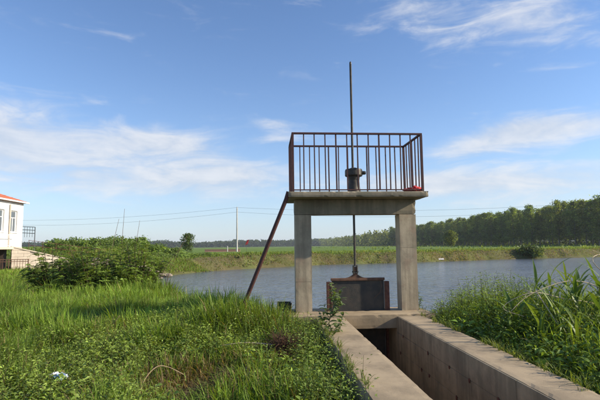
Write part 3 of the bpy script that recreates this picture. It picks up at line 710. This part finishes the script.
for lo, hi, L, base, wr, hh, nl_ in ((-9, .42, .075, (.19, .265, .045), .22, (.15, .40), 24), (.42, .72, .046, (.20, .27, .05), .17, (.20, .46), 52), (.72, 9, .085, (.175, .25, .045), .27, (.12, .30), 16)):
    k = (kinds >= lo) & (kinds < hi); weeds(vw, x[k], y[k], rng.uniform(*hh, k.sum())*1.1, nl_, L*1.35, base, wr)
tag(vw.build('meadow_weeds', MAT['leaf']), 'mixed leafy green weeds growing through the near grass', 'weeds', kind='stuff')
# taller weeds crowding the channel wall
vt = Veg()
x, y = sample(300, .0, .80, -4.8, -.75, lambda x, y: (x > .52-.35*vnoise(x*0, y, 1.3)))
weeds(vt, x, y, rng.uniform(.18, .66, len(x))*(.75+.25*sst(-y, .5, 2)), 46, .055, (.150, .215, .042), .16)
x, y = sample(70, -.1, .78, -.95, -.44, lambda x, y: x > -1)
weeds(vt, x, y, rng.uniform(.18, .40, len(x)), 40, .05, (.14, .19, .04), .16)
x, y = sample(60, .35, .80, -2.0, -.45, lambda x, y: x > 0)
weeds(vt, x, y, rng.uniform(.15, .36, len(x)), 26, .045, (.14, .095, .045), .2)
tag(vt.build('wall_weeds', MAT['leaf']), 'leggy green weeds crowding the outer side of the channel wall', 'weeds', kind='stuff')

vl = Veg()
x = np.concatenate([rng.normal(2.57, .03, 60), rng.normal(.81, .025, 45), rng.uniform(.34, .5, 14), rng.uniform(2.68, 2.8, 10)]); y = np.concatenate([rng.uniform(-4.5, -.5, 60), rng.uniform(-4.2, -.6, 45), rng.uniform(-.40, .0, 14), rng.uniform(-.4, .3, 10)])
m_ = 9; n = len(x)*m_; x = np.repeat(x, m_)+rng.normal(0, .012, n); y = np.repeat(y, m_)+rng.normal(0, .012, n)
vl.blades(np.stack([x, y, np.full(n, -.012)], 1), rng.uniform(.03, .14, n), rng.uniform(.002, .004, n), rng.uniform(0, 6.28, n), rng.uniform(.1, .6, n), rng.uniform(.1, .8, n), tones(n, (.12, .17, .035), .3, .5))
tag(vl.build('lip_grass', MAT['grass']), 'thin grass wisps sprouting along the concrete edges', 'grass', kind='stuff')
# --- middle left ground towards the house and bank
vm = Veg()
x, y = sample(150000, -26, -2.2, 5.5, 34, lambda x, y: in_view(x, y, .05) & (onland(x, y) > .25) & (rng.random(len(x)) < .75) & ~((x < -17) & (y > 12)))
n = len(x); pat = vnoise(x, y+3, .35)[:, None]
slope = sst(y, 23, 26)
h = (.26+.30*vnoise(x, y, .4))*rng.uniform(.6, 1.3, n)*(1-.25*slope); w = rng.uniform(.006, .011, n)*(1+.035*(y-5))
c = tones(n, GREEN, .25, .25)*(.8+.5*pat)
dryk = (rng.random(n) < .06+.34*slope*vnoise(x+5, y, .5))[:, None]; c = np.where(dryk, STRAW*np.exp(rng.normal(-.2, .3, n))[:, None], c)
rubble = (y > 23.8) & (y < 26.4) & (x < -7.2) & (rng.random(n) < .80)
k = ~rubble
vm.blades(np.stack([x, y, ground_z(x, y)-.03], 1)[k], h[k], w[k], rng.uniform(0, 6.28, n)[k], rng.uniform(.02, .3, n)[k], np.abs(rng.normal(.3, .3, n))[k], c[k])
tag(vm.build('bank_grass', MAT['grass']), 'green and straw coloured grass reaching back to the house and bank', 'grass', kind='stuff')

# --- far bank: rank grass along the shore
vf = Veg()
x, y = sample(300000, -24, 75, 27, 80, lambda x, y: (lambda d: (d > .15) & (d < 14) & (rng.random(len(x)) < np.where(d < 3.5, .95, .22)))(onland(x, y)) & in_view(x, y, .03))
n = len(x); d = onland(x, y); k = d < 2.6
pat = vnoise(x, y, .22)
h = np.where(k, .15, .26)*rng.uniform(.5, 1.4, n)*(.6+.9*pat); w = rng.uniform(.02, .045, n)
c = np.where((k & (rng.random(n) < .45))[:, None], np.array([.235, .19, .095])*np.exp(rng.normal(-.1, .3, n))[:, None], tones(n, (.145, .205, .042), .25, .3))
vf.blades(np.stack([x, y, ground_z(x, y)-.03], 1), h, w, rng.uniform(0, 6.28, n), rng.uniform(.02, .4, n), np.abs(rng.normal(.35, .3, n)), c)
tag(vf.build('far_bank_grass', MAT['grass']), 'rank green and tawny grass along the far shore', 'grass', kind='stuff')
# weedy margin at the foot of the poplars
vp_ = Veg()
x, y = sample(14000, 20, 102, 66, 300, lambda x, y: in_view(x, y, .02) & (rng.random(len(x)) < sst(x, 60, 98)*.9+.06))
n = len(x)
vp_.blades(np.stack([x, y, np.full(n, .15)], 1), rng.uniform(.25, .8, n)*(.4+.8*vnoise(x, y, .1)), rng.uniform(.08, .2, n), rng.uniform(0, 6.28, n), rng.uniform(.02, .3, n), rng.uniform(0, .5, n), tones(n, (.14, .20, .045), .25, .3))
tag(vp_.build('field_weeds', MAT['grass']), 'pale green tall weeds along the edge of the poplar plantation', 'weeds', kind='stuff')

# --- right bank
vr = Veg()
x, y = sample(42000, 2.60, 12.5, -5.6, 3.4, lambda x, y: in_view(x, y, .06) & (onland(x, y) > -.05) & (rng.random(len(x)) < .9))
n = len(x); tall = sst(x-2.6-.0*(y), .0, 1.1)*sst(-y, -2.2, 2.6)
h = (.34+.62*tall)*rng.uniform(.5, 1.15, n)*(.7+.5*vnoise(x, y, .9)); h = np.minimum(h, (.30+.5*(x-2.62))*rng.uniform(.6, 1.1, n)); w = rng.uniform(.004, .009, n)*(1+.9*tall*rng.random(n))
c = tones(n, (.125, .195, .028), .28, .2)
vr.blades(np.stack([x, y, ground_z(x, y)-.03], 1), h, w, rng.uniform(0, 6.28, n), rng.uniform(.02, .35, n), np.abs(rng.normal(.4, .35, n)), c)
tag(vr.build('verge_grass', MAT['grass']), 'tall lush grass growing beside the streaked channel wall', 'grass', kind='stuff')
vh = Veg()
x, y = sample(1400, 2.62, 5.8, -3.2, 1.7, lambda x, y: (onland(x, y) > -.1) & (x-2.6 < 1.2+.6*(1.7-y)) & in_view(x, y) & ((y > -1.8) | (rng.random(len(x)) < .35)))
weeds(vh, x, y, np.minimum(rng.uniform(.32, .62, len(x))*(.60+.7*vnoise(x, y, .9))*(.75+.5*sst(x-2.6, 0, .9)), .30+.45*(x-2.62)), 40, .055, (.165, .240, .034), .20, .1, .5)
x, y = sample(300, 2.80, 5.4, -5.2, -1.2, lambda x, y: in_view(x, y))
weeds(vh, x, y, np.minimum(rng.uniform(.30, .7, len(x)), .28+.45*(x-2.62)), 18, .15, (.125, .20, .032), .13, .1, .3)
tag(vh.build('verge_herbs', MAT['leaf']), 'soft bushy green herbs spilling over the streaked channel wall', 'weeds', kind='stuff')

# ------------------------------------------------------------------ individual plants
def leaf_mesh(name, L, w, bend, col, seg=7, fold=.25):
    V = []; F = []; C = []
    for i in range(seg+1):
        t_ = i/seg; xx = L*(t_-.12*bend*t_**3); zz = -L*bend*.55*t_**2.2; ww_ = w*(math.sin(math.pi*min(1, t_*.92+.08))**.8)*(1-t_**4*.6)
        if i == seg: ww_ = .0004
        V += [(xx, -ww_, zz+ww_*fold), (xx, 0, zz), (xx, ww_, zz+ww_*fold)]; C += [np.array(col)*(.8+.4*t_)]*3
        if i: a = 3*(i-1); F += [(a, a+1, a+4), (a, a+4, a+3), (a+1, a+2, a+5), (a+1, a+5, a+4)]
    me = np_mesh(name, np.array(V), np.array(F), np.array(C)); me.materials.append(MAT['leaf']); return me
REED_LEAVES = [leaf_mesh('leaf', L, w, b, c) for L, w, b, c in ((.66, .028, .5, (.14, .21, .036)), (.56, .033, .9, (.12, .19, .032)), (.80, .026, 1.2, (.155, .22, .04)), (.50, .034, .35, (.10, .17, .03)))]
def reed(loc, h, k, label, group, seed):
    r_ = random.Random(seed); e = thing('reed_plant', loc, label, 'reed', group)
    lx, ly = r_.uniform(-.12, .12), r_.uniform(-.10, .10)
    pt = lambda t_: Vector((loc[0]+lx*t_*t_*h, loc[1]+ly*t_*t_*h, loc[2]+h*t_))
    vv = Veg(); vv.stem([pt(0), pt(.35), pt(.7), pt(1)], [.006, .005, .004, .002], (.08, .11, .03), 5); vv.build('stem', MAT['leaf'], e, loc)
    for i in range(k):
        t_ = .12+.86*i/(k-1); o = bpy.data.objects.new('leaf', REED_LEAVES[r_.randrange(4)]); COL.objects.link(o); o.parent = e
        o.location = pt(t_)-Vector(loc); s_ = r_.uniform(.7, 1.15)*(1-.25*t_)
        o.rotation_euler = (r_.uniform(-.4, .4), -r_.uniform(.75, 1.35)-.1*t_, i*2.5+r_.uniform(-.7, .7)); o.scale = (s_,)*3
    return e
for i, (x, y, h, k) in enumerate(((3.05, -1.95, .62, 9), (3.55, -1.55, .80, 10), (3.30, -2.45, .62, 9), (3.95, -1.95, .85, 11), (3.20, -3.0, .55, 9), (3.7, -2.75, .72, 10), (4.3, -1.4, .85, 11), (4.05, -2.45, .8, 10),
                                  (4.6, -2.0, .82, 10), (3.45, -3.35, .55, 8), (4.0, -.9, .72, 9), (3.0, -2.7, .45, 8), (4.9, -1.2, .85, 10), (3.75, -3.6, .6, 9), (5.3, -1.7, .9, 10), (3.1, -3.7, .42, 8), (4.45, -2.35, .85, 11), (4.15, -1.75, .9, 11), (4.8, -1.6, .95, 11), (3.85, -2.2, .78, 10), (4.3, -2.9, .72, 10), (5.0, -2.1, .9, 10), (3.4, -2.05, .66, 9), (4.5, -.9, .85, 10), (4.55, -2.6, 1.0, 12), (4.2, -2.15, .95, 12), (4.9, -1.85, 1.05, 12), (4.35, -1.95, 1.0, 12), (3.95, -1.35, .85, 11), (4.7, -2.3, 1.0, 12))):
    x += .28
    reed((x, y, float(ground_z(x, y))), h, k, 'upright green reed plant with long arching leaves beside the channel wall', 'reeds beside the channel wall', 40+i)
# bent dry stalks over the reeds
for pts, lbl in (([(4.75, -2.0, .3), (4.45, -2.05, .58), (4.0, -2.1, .66), (3.45, -2.15, .50), (3.15, -2.2, .30)], 'long pale dry stalk arching down over the reeds to the wall'),
                 ([(4.9, -1.9, -.1), (4.55, -1.95, .30), (4.0, -2.0, .42), (3.5, -2.1, .52), (3.12, -2.05, .33), (3.35, -2.15, .22)], 'dry kinked stalk lying across the reeds'),
                 ([(4.65, -2.6, -.1), (4.45, -2.5, .55), (4.2, -2.35, .92), (4.45, -2.2, 1.02), (4.8, -2.1, .98)], 'pale dry stalk looping above the reeds'),
                 ([(3.62, -2.0, .53), (3.63, -2.25, .30), (3.68, -2.5, .0)], 'dry straw blade hanging straight down among the reeds')):
    e = thing('dry_stalk', pts[0], lbl, 'stalk', 'dry stalks over the reeds')
    P = [Vector(p) for p in pts]; sm = []
    for i in range(len(P)-1):
        p0, p1, p2, p3 = P[max(i-1, 0)], P[i], P[i+1], P[min(i+2, len(P)-1)]
        for t_ in (0, .25, .5, .75): sm.append(.5*((2*p1)+(-p0+p2)*t_+(2*p0-5*p1+4*p2-p3)*t_*t_+(-p0+3*p1-3*p2+p3)*t_**3))
    sm.append(P[-1])
    G().tube(sm, list(np.linspace(.008, .0035, len(sm))), 6).build('stalk', MAT['palestem'], e)
    for j in (5, 9, 12):
        if j < len(sm)-1:
            a = sm[j]; G().tube([a, a+Vector((random.uniform(-.12, .05), random.uniform(-.08, .08), .05)), a+Vector((random.uniform(-.25, .08), random.uniform(-.1, .1), -.06))], [.004, .003, .001], 5).build('side_shoot', MAT['palestem'], e)

# young leafy plant in front of the gate
def leafy_plant(name, loc, h, label, cat, seed, nb=5, L=.085, col=(.10, .155, .045), group=None):
    r_ = random.Random(seed); e = thing(name, loc, label, cat, group)
    ms = [leaf_mesh('leaf', L*s_, L*.22*s_, b_, tuple(c_*q for c_ in col), 5) for s_, b_, q in ((1, .5, 1), (.8, .2, 1.25), (1.15, .9, .85))]
    vv = Veg(); tips = []
    main = [Vector(loc)+Vector((r_.uniform(-.02, .02)*i, r_.uniform(-.02, .02)*i, h*i/5)) for i in range(6)]
    vv.stem(main, [.008, .007, .006, .005, .004, .002], (.11, .12, .05), 6)
    segs = [(main, 26)]
    for b_ in range(nb):
        a = main[1+b_ % 4].lerp(main[2+b_ % 4], .4); an = b_*2.4+r_.random(); l_ = h*r_.uniform(.22, .38)
        br = [a, a+Vector((math.cos(an)*l_*.4, math.sin(an)*l_*.4, l_*.35)), a+Vector((math.cos(an)*l_*.62, math.sin(an)*l_*.62, l_*.9))]
        vv.stem(br, [.004, .003, .0015], (.11, .12, .05), 5); segs.append((br, 14))
    vv.build('stem', MAT['leaf'], e, loc)
    for path, k in segs:
        for i in range(k):
            u = (.2+.8*i/(k-1))*(len(path)-1); j = min(int(u), len(path)-2); p_ = path[j].lerp(path[j+1], u-j)
            o = bpy.data.objects.new('leaf', r_.choice(ms)); COL.objects.link(o); o.parent = e; o.location = p_-Vector(loc)
            o.rotation_euler = (r_.uniform(-.5, .5), -r_.uniform(-.1, .9), i*2.4+r_.uniform(-.5, .5)); s_ = r_.uniform(.7, 1.15)*(1.0-.2*i/k); o.scale = (s_,)*3
    return e
leafy_plant('leafy_weed', (.90, -1.75, -.40), .86, 'tall grey green leafy weed rising before the sluice gate at the wall', 'weed', 3, 13, .115, (.12, .175, .06))
leafy_plant('leafy_weed', (2.78, .42, -.1), .34, 'small leafy weed growing beside the lit concrete post', 'weed', 8, 4, .06)

# litter, dead weed, dry stems
V, F = lump((0, 0, 0), (.060, .045, .036), 4, 4, .9, 3.0, .7)
lt = thing('plastic_litter', (-2.19, -2.82, -.26), 'crumpled blue and white plastic bag lying in the grass', 'litter')
mesh_obj('bag', [(a-2.19, b-2.82, c-.19) for a, b, c in V], F, MAT['plastic'], lt)
V, F = lump((0, 0, 0), (.045, .03, .025), 8, 3, .9, 3.0, .7)
mesh_obj('torn_flap', [(a-2.26, b-2.80, c-.17) for a, b, c in V], F, MAT['white_metal'], lt)
dw = thing('dead_weed', (.22, -2.05, -.42), 'dead brown tangled weed clump in the green grass', 'dead weed')
vv = Veg(); vv2 = Veg()
for k in range(420):
    a = rng.uniform(0, 6.28); e_ = rng.uniform(-.1, 1.4); L = rng.uniform(.10, .26); p0 = np.array([.22, -2.05, -.14])+rng.normal(0, .08, 3)*np.array([1, 1, .6])
    d_ = np.array([math.cos(a)*math.cos(e_), math.sin(a)*math.cos(e_), math.sin(e_)]); m_ = p0+d_*L*.6; t_ = p0+d_*L+rng.normal(0, .05, 3)
    vv.stem([p0, m_, t_], [.0045, .003, .0015], np.array([.15, .085, .055])*rng.uniform(.6, 1.4), 3)
vv.build('twigs', MAT['leaf'], dw, (.22, -2.05, -.42))
def curve_thing(name, pts, rad, mat, label, cat, group=None):
    P = [Vector(p) for p in pts]; sm = []
    for i in range(len(P)-1):
        p0, p1, p2, p3 = P[max(i-1, 0)], P[i], P[i+1], P[min(i+2, len(P)-1)]
        for t_ in (0, .2, .4, .6, .8): sm.append(.5*((2*p1)+(-p0+p2)*t_+(2*p0-5*p1+4*p2-p3)*t_*t_+(-p0+3*p1-3*p2+p3)*t_**3))
    sm.append(P[-1])
    return tag(G().tube(sm, list(np.linspace(rad[0], rad[1], len(sm))), 6).build(name, mat, None, pts[0], True), label, cat, group)
curve_thing('fallen_stalk', [(.22, -2.06, -.10), (-.02, -2.06, -.06), (-.30, -2.05, -.04), (-.58, -2.04, -.07)], (.011, .005), MAT['palestem'], 'pale dry stalk lying in the grass beside the dead weed', 'stalk')
curve_thing('dry_straw', [(-1.32, -3.10, -.42), (-1.27, -3.03, -.20), (-1.16, -2.97, -.08), (-1.04, -2.95, -.09), (-.88, -2.95, -.17)], (.007, .004), MAT['drystem'], 'bent tawny dry stem arching out of the brown grass patch', 'stem')
curve_thing('broken_stick', [(-2.62, -.35, -.3), (-2.5, -.3, -.1), (-2.38, -.25, .08)], (.010, .006), MAT['stem'], 'short brown broken stick poking up from the grass', 'stick')

# ------------------------------------------------------------------ shrubs
def frond_bush(name, loc, r, h, label, seed, nst=26, group=None, col=(.125, .185, .030)):
    e = thing(name, loc, label, 'shrub', group); st = Veg(); lf = Veg(); q = random.Random(seed)
    for k in range(nst):
        a = q.uniform(0, 6.28); rr_ = r*math.sqrt(q.random()); top = h*(1-.35*(rr_/r)**2)*q.uniform(.45, 1.0)
        b0 = Vector(loc)+Vector((math.cos(a)*rr_*.35, math.sin(a)*rr_*.35, 0)); b2 = Vector(loc)+Vector((math.cos(a)*rr_, math.sin(a)*rr_, top)); b1 = b0.lerp(b2, .5)+Vector((0, 0, top*.12))
        path = [b0, b1, b2]; st.stem(path, [.018, .012, .004], (.12, .085, .05), 5)
        for f_ in range(13):
            t_ = .22+.78*f_/12; p_ = (b0*(1-t_)**2+b1*2*t_*(1-t_)+b2*t_*t_); fa_ = q.uniform(0, 6.28); up_ = q.uniform(-.15, .65); L = q.uniform(.22, .40)
            d_ = Vector((math.cos(fa_)*math.cos(up_), math.sin(fa_)*math.cos(up_), math.sin(up_))); m = 9
            tt = np.linspace(.12, 1, m); P = np.array(p_)+np.outer(tt*L, np.array(d_)); P[:, 2] -= .45*L*tt**2
            sdv = np.cross(np.array(d_), [0, 0, 1]); sdv /= max(np.linalg.norm(sdv), 1e-4)
            tone = np.array(col)*math.exp(q.gauss(0, .25))*(.72+.55*t_)
            for sg in (-1, 1):
                D_ = np.array(d_)*.45+sg*sdv+np.array([0, 0, .12]); D_ = np.tile(D_/np.linalg.norm(D_), (m, 1))
                Ls = L*.37*(1-.55*tt); lf.leaves(P, D_, Ls, Ls*.26, np.tile(tone, (m, 1))*np.exp(rng.normal(0, .1, m))[:, None], .2)
            lf.stem([p_, tuple(P[m//2]), tuple(P[-1])], [.003, .002, .001], (.10, .12, .04), 3)
    st.build('stems', MAT['leaf'], e, loc); lf.build('foliage', MAT['leaf'], e, loc); return e
for i, (x, y, r, h, lbl) in enumerate(((-5.4, 6.9, 1.2, 2.0, 'broad feathery green shrub, middle one of the clump by the water'), (-4.05, 7.0, 1.05, 2.05, 'feathery green shrub of the clump standing closest to the water'),
                                       (-6.8, 7.5, 1.0, 2.0, 'feathery green shrub of the clump nearest the block wall'), (-4.7, 6.0, .8, 1.05, 'low feathery shrub at the front foot of the shrub clump'),
                                       (-6.0, 6.0, .7, .85, 'smallest low feathery shrub before the clump'))):
    frond_bush('feathery_shrub', (x, y, float(ground_z(x, y))-.03), r, h, lbl, 70+i, (58, 56, 42, 34, 26)[i], 'feathery shrubs by the water')
# thin dead stems rising behind the shrubs
for k, (x, y, dx_, h) in enumerate(((-4.75, 7.4, .10, 2.95), (-5.2, 7.5, .35, 2.6), (-4.4, 7.5, .22, 2.55), (-3.4, 7.6, .75, 2.2), (-3.6, 7.2, .85, 1.75))):
    z0 = float(ground_z(x, y))
    curve_thing('dead_reed', [(x, y, z0), (x+dx_*.3, y, z0+h*.5), (x+dx_, y, z0+h)], (.013, .005), MAT['stem'], 'thin bare dead reed stem rising above the feathery shrubs', 'reed', 'dead reeds above the shrubs')

def leaf_shrub(name, loc, r, h, label, group, seed, n=1500, size=.09, col=(.085, .140, .030)):
    e = thing(name, loc, label, 'shrub', group); lf = Veg(); st = Veg(); q = np.random.default_rng(seed)
    nc = 22; cs = q.normal(size=(nc, 3)); cs /= np.linalg.norm(cs, axis=1)[:, None]; cs *= q.uniform(.3, 1, nc)[:, None]**.6
    cs[:, 2] = np.abs(cs[:, 2]); C_ = cs*np.array([r, r, h*.8])+np.array([0, 0, h*.18])
    for c in C_: st.stem([loc, tuple(np.array(loc)+c*.5+[0, 0, .1*h]), tuple(np.array(loc)+c)], [.03, .015, .006], (.10, .08, .05), 4)
    which = q.integers(0, nc, n); P = C_[which]+q.normal(size=(n, 3))*np.array([r, r, h])*.17; P[:, 2] = np.maximum(P[:, 2], .03)
    col_ = np.array(col)*np.exp(q.normal(0, .22, nc))[which][:, None]*np.exp(q.normal(0, .2, n))[:, None]
    lf.quads(P+np.array(loc), size*q.uniform(.6, 1.3, n), col_)
    st.build('stems', MAT['leaf'], e, loc); lf.build('foliage', MAT['leaf'], e, loc); return e
src = {}
spots = [(-17.0, 33.5, 1.3, 1.5), (-15.2, 33, 1.2, 1.4), (-13.6, 34.5, 1.5, 1.35), (-12.0, 33, 1.1, 1.1), (-10.6, 35.5, 1.4, 1.1), (-9.4, 33.4, .9, .8), (-15.9, 30.2, .8, .8), (-14.2, 30.8, .9, .7), (-11.2, 30.2, .8, .6), (-12.9, 31.2, .7, .6),
         (-9.6, 30.5, .7, .55), (-12.4, 37, 1.4, 1.3), (-14.6, 37.5, 1.5, 1.5), (-8.2, 37, 1.2, .8), (-9.8, 39.5, 1.5, .9), (-6.4, 40, 1.2, .7), (-18.6, 35, 1.3, 1.2)]
spots = [(a, b, c, d*.60) for a, b, c, d in spots]
for i, (x, y, r, h) in enumerate(spots):
    loc = (x, y, float(ground_z(x, y))-.05)
    if i < 3: src[i] = leaf_shrub('bank_shrub', loc, r, h, 'dense green leafy shrub on top of the bank behind the stone rubble', 'shrubs along the bank', 90+i, 1700, .085, (.14, .205, .045))
    else:
        b = spots[i % 3]; dup(src[i % 3], loc, i*1.7, (r/b[2], r/b[2], h/b[3]))
for x, y, r, h, lbl in ((37.3, 55.4, 1.9, 1.3, 'dark rounded bush overhanging the far waterline'),):
    leaf_shrub('waterside_bush', (x, y, -.75), r, h+.2, lbl, None, 130, 2600, .15, (.090, .130, .032))

# ------------------------------------------------------------------ trees
def make_tree(name, loc, H, R, seed, label, cat='tree', group=None, base=.18, nl=46, nc=9, per=13, size=.34, col=(.055, .085, .022), prof=None, lean=.0):
    e = thing(name, loc, label, cat, group); q = np.random.default_rng(seed); L = np.array(loc, float)
    prof = prof or (lambda t_: math.sin(math.pi*min(1, t_*.86+.14))**.75)
    tk = G(); wob = q.normal(0, .12, (8, 2)).cumsum(0)*H/40
    tp = [Vector((L[0]+wob[i, 0], L[1]+wob[i, 1], L[2]-.2+H*.94*i/7)) for i in range(8)]
    tk.tube(tp, list(np.linspace(H*.014, H*.002, 8)), 8)
    lf = Veg(); P = []; T = []
    for k in range(nl):
        t_ = base+(1-base)*(k+.5)/nl; u = t_*7/.97; j = min(int(u), 6); b0 = np.array(tp[j].lerp(tp[j+1], min(1, u-j)))
        a = k*2.4+q.normal(0, .4); rad = R*prof((t_-base)/(1-base))*q.uniform(.65, 1.15); rise = rad*q.uniform(.5, 1.1)
        b2 = b0+np.array([math.cos(a)*rad, math.sin(a)*rad, rise]); b1 = (b0+b2)/2-np.array([0, 0, rise*.15])
        tk.tube([b0, b1, b2], [H*.004*(1.1-t_)+.01, .02, .008], 4, False)
        tone = math.exp(q.normal(0, .22))
        for c in range(nc):
            s_ = q.uniform(.25, 1.05); ctr = b0+(b2-b0)*s_+q.normal(0, .22, 3)*R*.38; pts = ctr+q.normal(0, 1, (per, 3))*size*np.array([1.0, 1.0, .8])
            P.append(pts); T.append(np.full(per, tone*math.exp(q.normal(0, .14))))
    P = np.concatenate(P); T = np.concatenate(T); n = len(P)
    yel = (q.random(n)**2*.2)[:, None]; C_ = np.array(col)*T[:, None]*np.exp(q.normal(0, .22, n))[:, None]; C_ = C_*(1-yel)+np.array([.22, .21, .06])*T[:, None]*yel
    lf.quads(P, size*q.uniform(.35, .75, n), C_)
    tk.build('trunk', MAT['bark'], e, None, True); lf.build('crown', MAT['farleaf'], e, loc); return e
pop = []
PL = 'slender green poplar of the plantation beyond the far shore'
for k in range(8): pop.append(make_tree('poplar_tree', (0, 0, .1), 14, (2.2, 2.7, 1.7, 3.0, 2.4, 1.9, 2.6, 2.1)[k], 200+k, PL, 'tree', 'poplar plantation', .10+.03*(k % 4), 40+3*(k % 3), 8, 10, .36, ((.145, .205, .058), (.120, .185, .052), (.17, .22, .066), (.135, .19, .062))[k % 4]))
cnt = 0
for row in range(3):
    y = 104+row*2.2
    while y < 345 and cnt < 290:
        x = 98+row*6.5+random.uniform(-1, 1)+2.5*math.sin(y*.03)
        q_ = x/(y-CAM.y)
        if q_ < .86 and not (row == 2 and y > 300):
            hsc = random.uniform(.88, 1.10)*(1.0 if y > 150 else 1.02)
            loc = (x, y, .1); sc = (hsc*random.uniform(.95, 1.2), hsc*random.uniform(.95, 1.2), hsc)
            if cnt < 8: pop[cnt].location = loc; pop[cnt].scale = sc; pop[cnt].rotation_euler = (0, 0, random.uniform(0, 6.3))
            else: dup(pop[random.randrange(8)], loc, random.uniform(0, 6.3), sc)
            cnt += 1
        y += random.uniform(2.6, 4.2)+row*.5
us = Veg(); n = 9000
y = 100+rng.random(n)**1.3*260; x = 99+rng.random(n)*24+2.5*np.sin(y*.03); k = x/(y-CAM.y) < .88; x = x[k]; y = y[k]; n = len(x)
us.quads(np.stack([x, y, .1+rng.random(n)*(.8+2.2*vnoise(x, y, .12))], 1), rng.uniform(.25, .5, n), np.array([.070, .100, .030])*np.exp(rng.normal(0, .3, n))[:, None])
tag(us.build('plantation_undergrowth', MAT['farleaf']), 'dense undergrowth between the poplar trunks', 'undergrowth', kind='stuff')
# the plantation goes on far up the shore: one mass
fm = Veg(); n = 26000
y = 340+(rng.random(n)**1.6)*1500; x = 98+rng.random(n)**1.4*70; cell = np.floor(y/6)
ht = (9+6.0*vnoise(cell*3.3, cell*0+1, 1.0)+rng.normal(0, 1.2, n)); z = -.3+ht*rng.random(n)**.9
fm.quads(np.stack([x, y, z], 1), rng.uniform(.9, 1.9, n), np.array([.12, .15, .05])*np.exp(rng.normal(0, .25, n))[:, None])
tag(fm.build('distant_poplars', MAT['farleaf']), 'far end of the poplar plantation fading along the shore', 'woodland', kind='stuff')
# distant woods on the horizon
ff = Veg(); n = 110000
x = rng.uniform(-900, 1000, n); y = 820+60*np.sin(x*.006)+rng.uniform(0, 60, n); cell = np.floor(x/5)
ht = 5+9*vnoise(x, x*0, .018)+4*vnoise(cell*5.1, cell*0+4, 1)+rng.normal(0, .8, n); z = -.6+ht*rng.random(n)**.85
ff.quads(np.stack([x, y, z], 1), rng.uniform(.9, 2.0, n), np.array([.050, .075, .038])*np.exp(rng.normal(0, .3, n))[:, None])
tag(ff.build('distant_woods', MAT['farleaf']), 'low dark band of woods along the horizon', 'woodland', kind='stuff')
round_prof = lambda t_: math.sin(math.pi*min(1, t_*.8+.2))**.6
make_tree('round_tree', (-11.4, 60, .2), 3.0, .95, 301, 'small lone dark green tree on the field edge beyond the bank', base=.15, nl=26, nc=7, per=11, size=.17, col=(.075, .12, .035), prof=round_prof)
make_tree('pale_tree', (44.2, 100, .1), 4.3, 1.4, 302, 'small pale green tree standing in front of the plantation', base=.15, nl=26, nc=7, per=11, size=.24, col=(.105, .135, .045), prof=round_prof)

# ------------------------------------------------------------------ air
hm = bpy.data.materials.new('haze'); hm.use_nodes = True; ht_ = hm.node_tree; ht_.nodes.clear()
pv = ht_.nodes.new('ShaderNodeVolumePrincipled'); pv.inputs['Color'].default_value = (.86, .92, 1, 1); pv.inputs['Density'].default_value = .00022; pv.inputs['Anisotropy'].default_value = .2
om = ht_.nodes.new('ShaderNodeOutputMaterial'); ht_.links.new(pv.outputs[0], om.inputs['Volume'])
hb_ = G().box(-6000, 6000, -200, 8000, -3.2, 20, 0).build('haze', hm); tag(hb_, 'thin pale summer haze in the air', 'haze', kind='stuff')
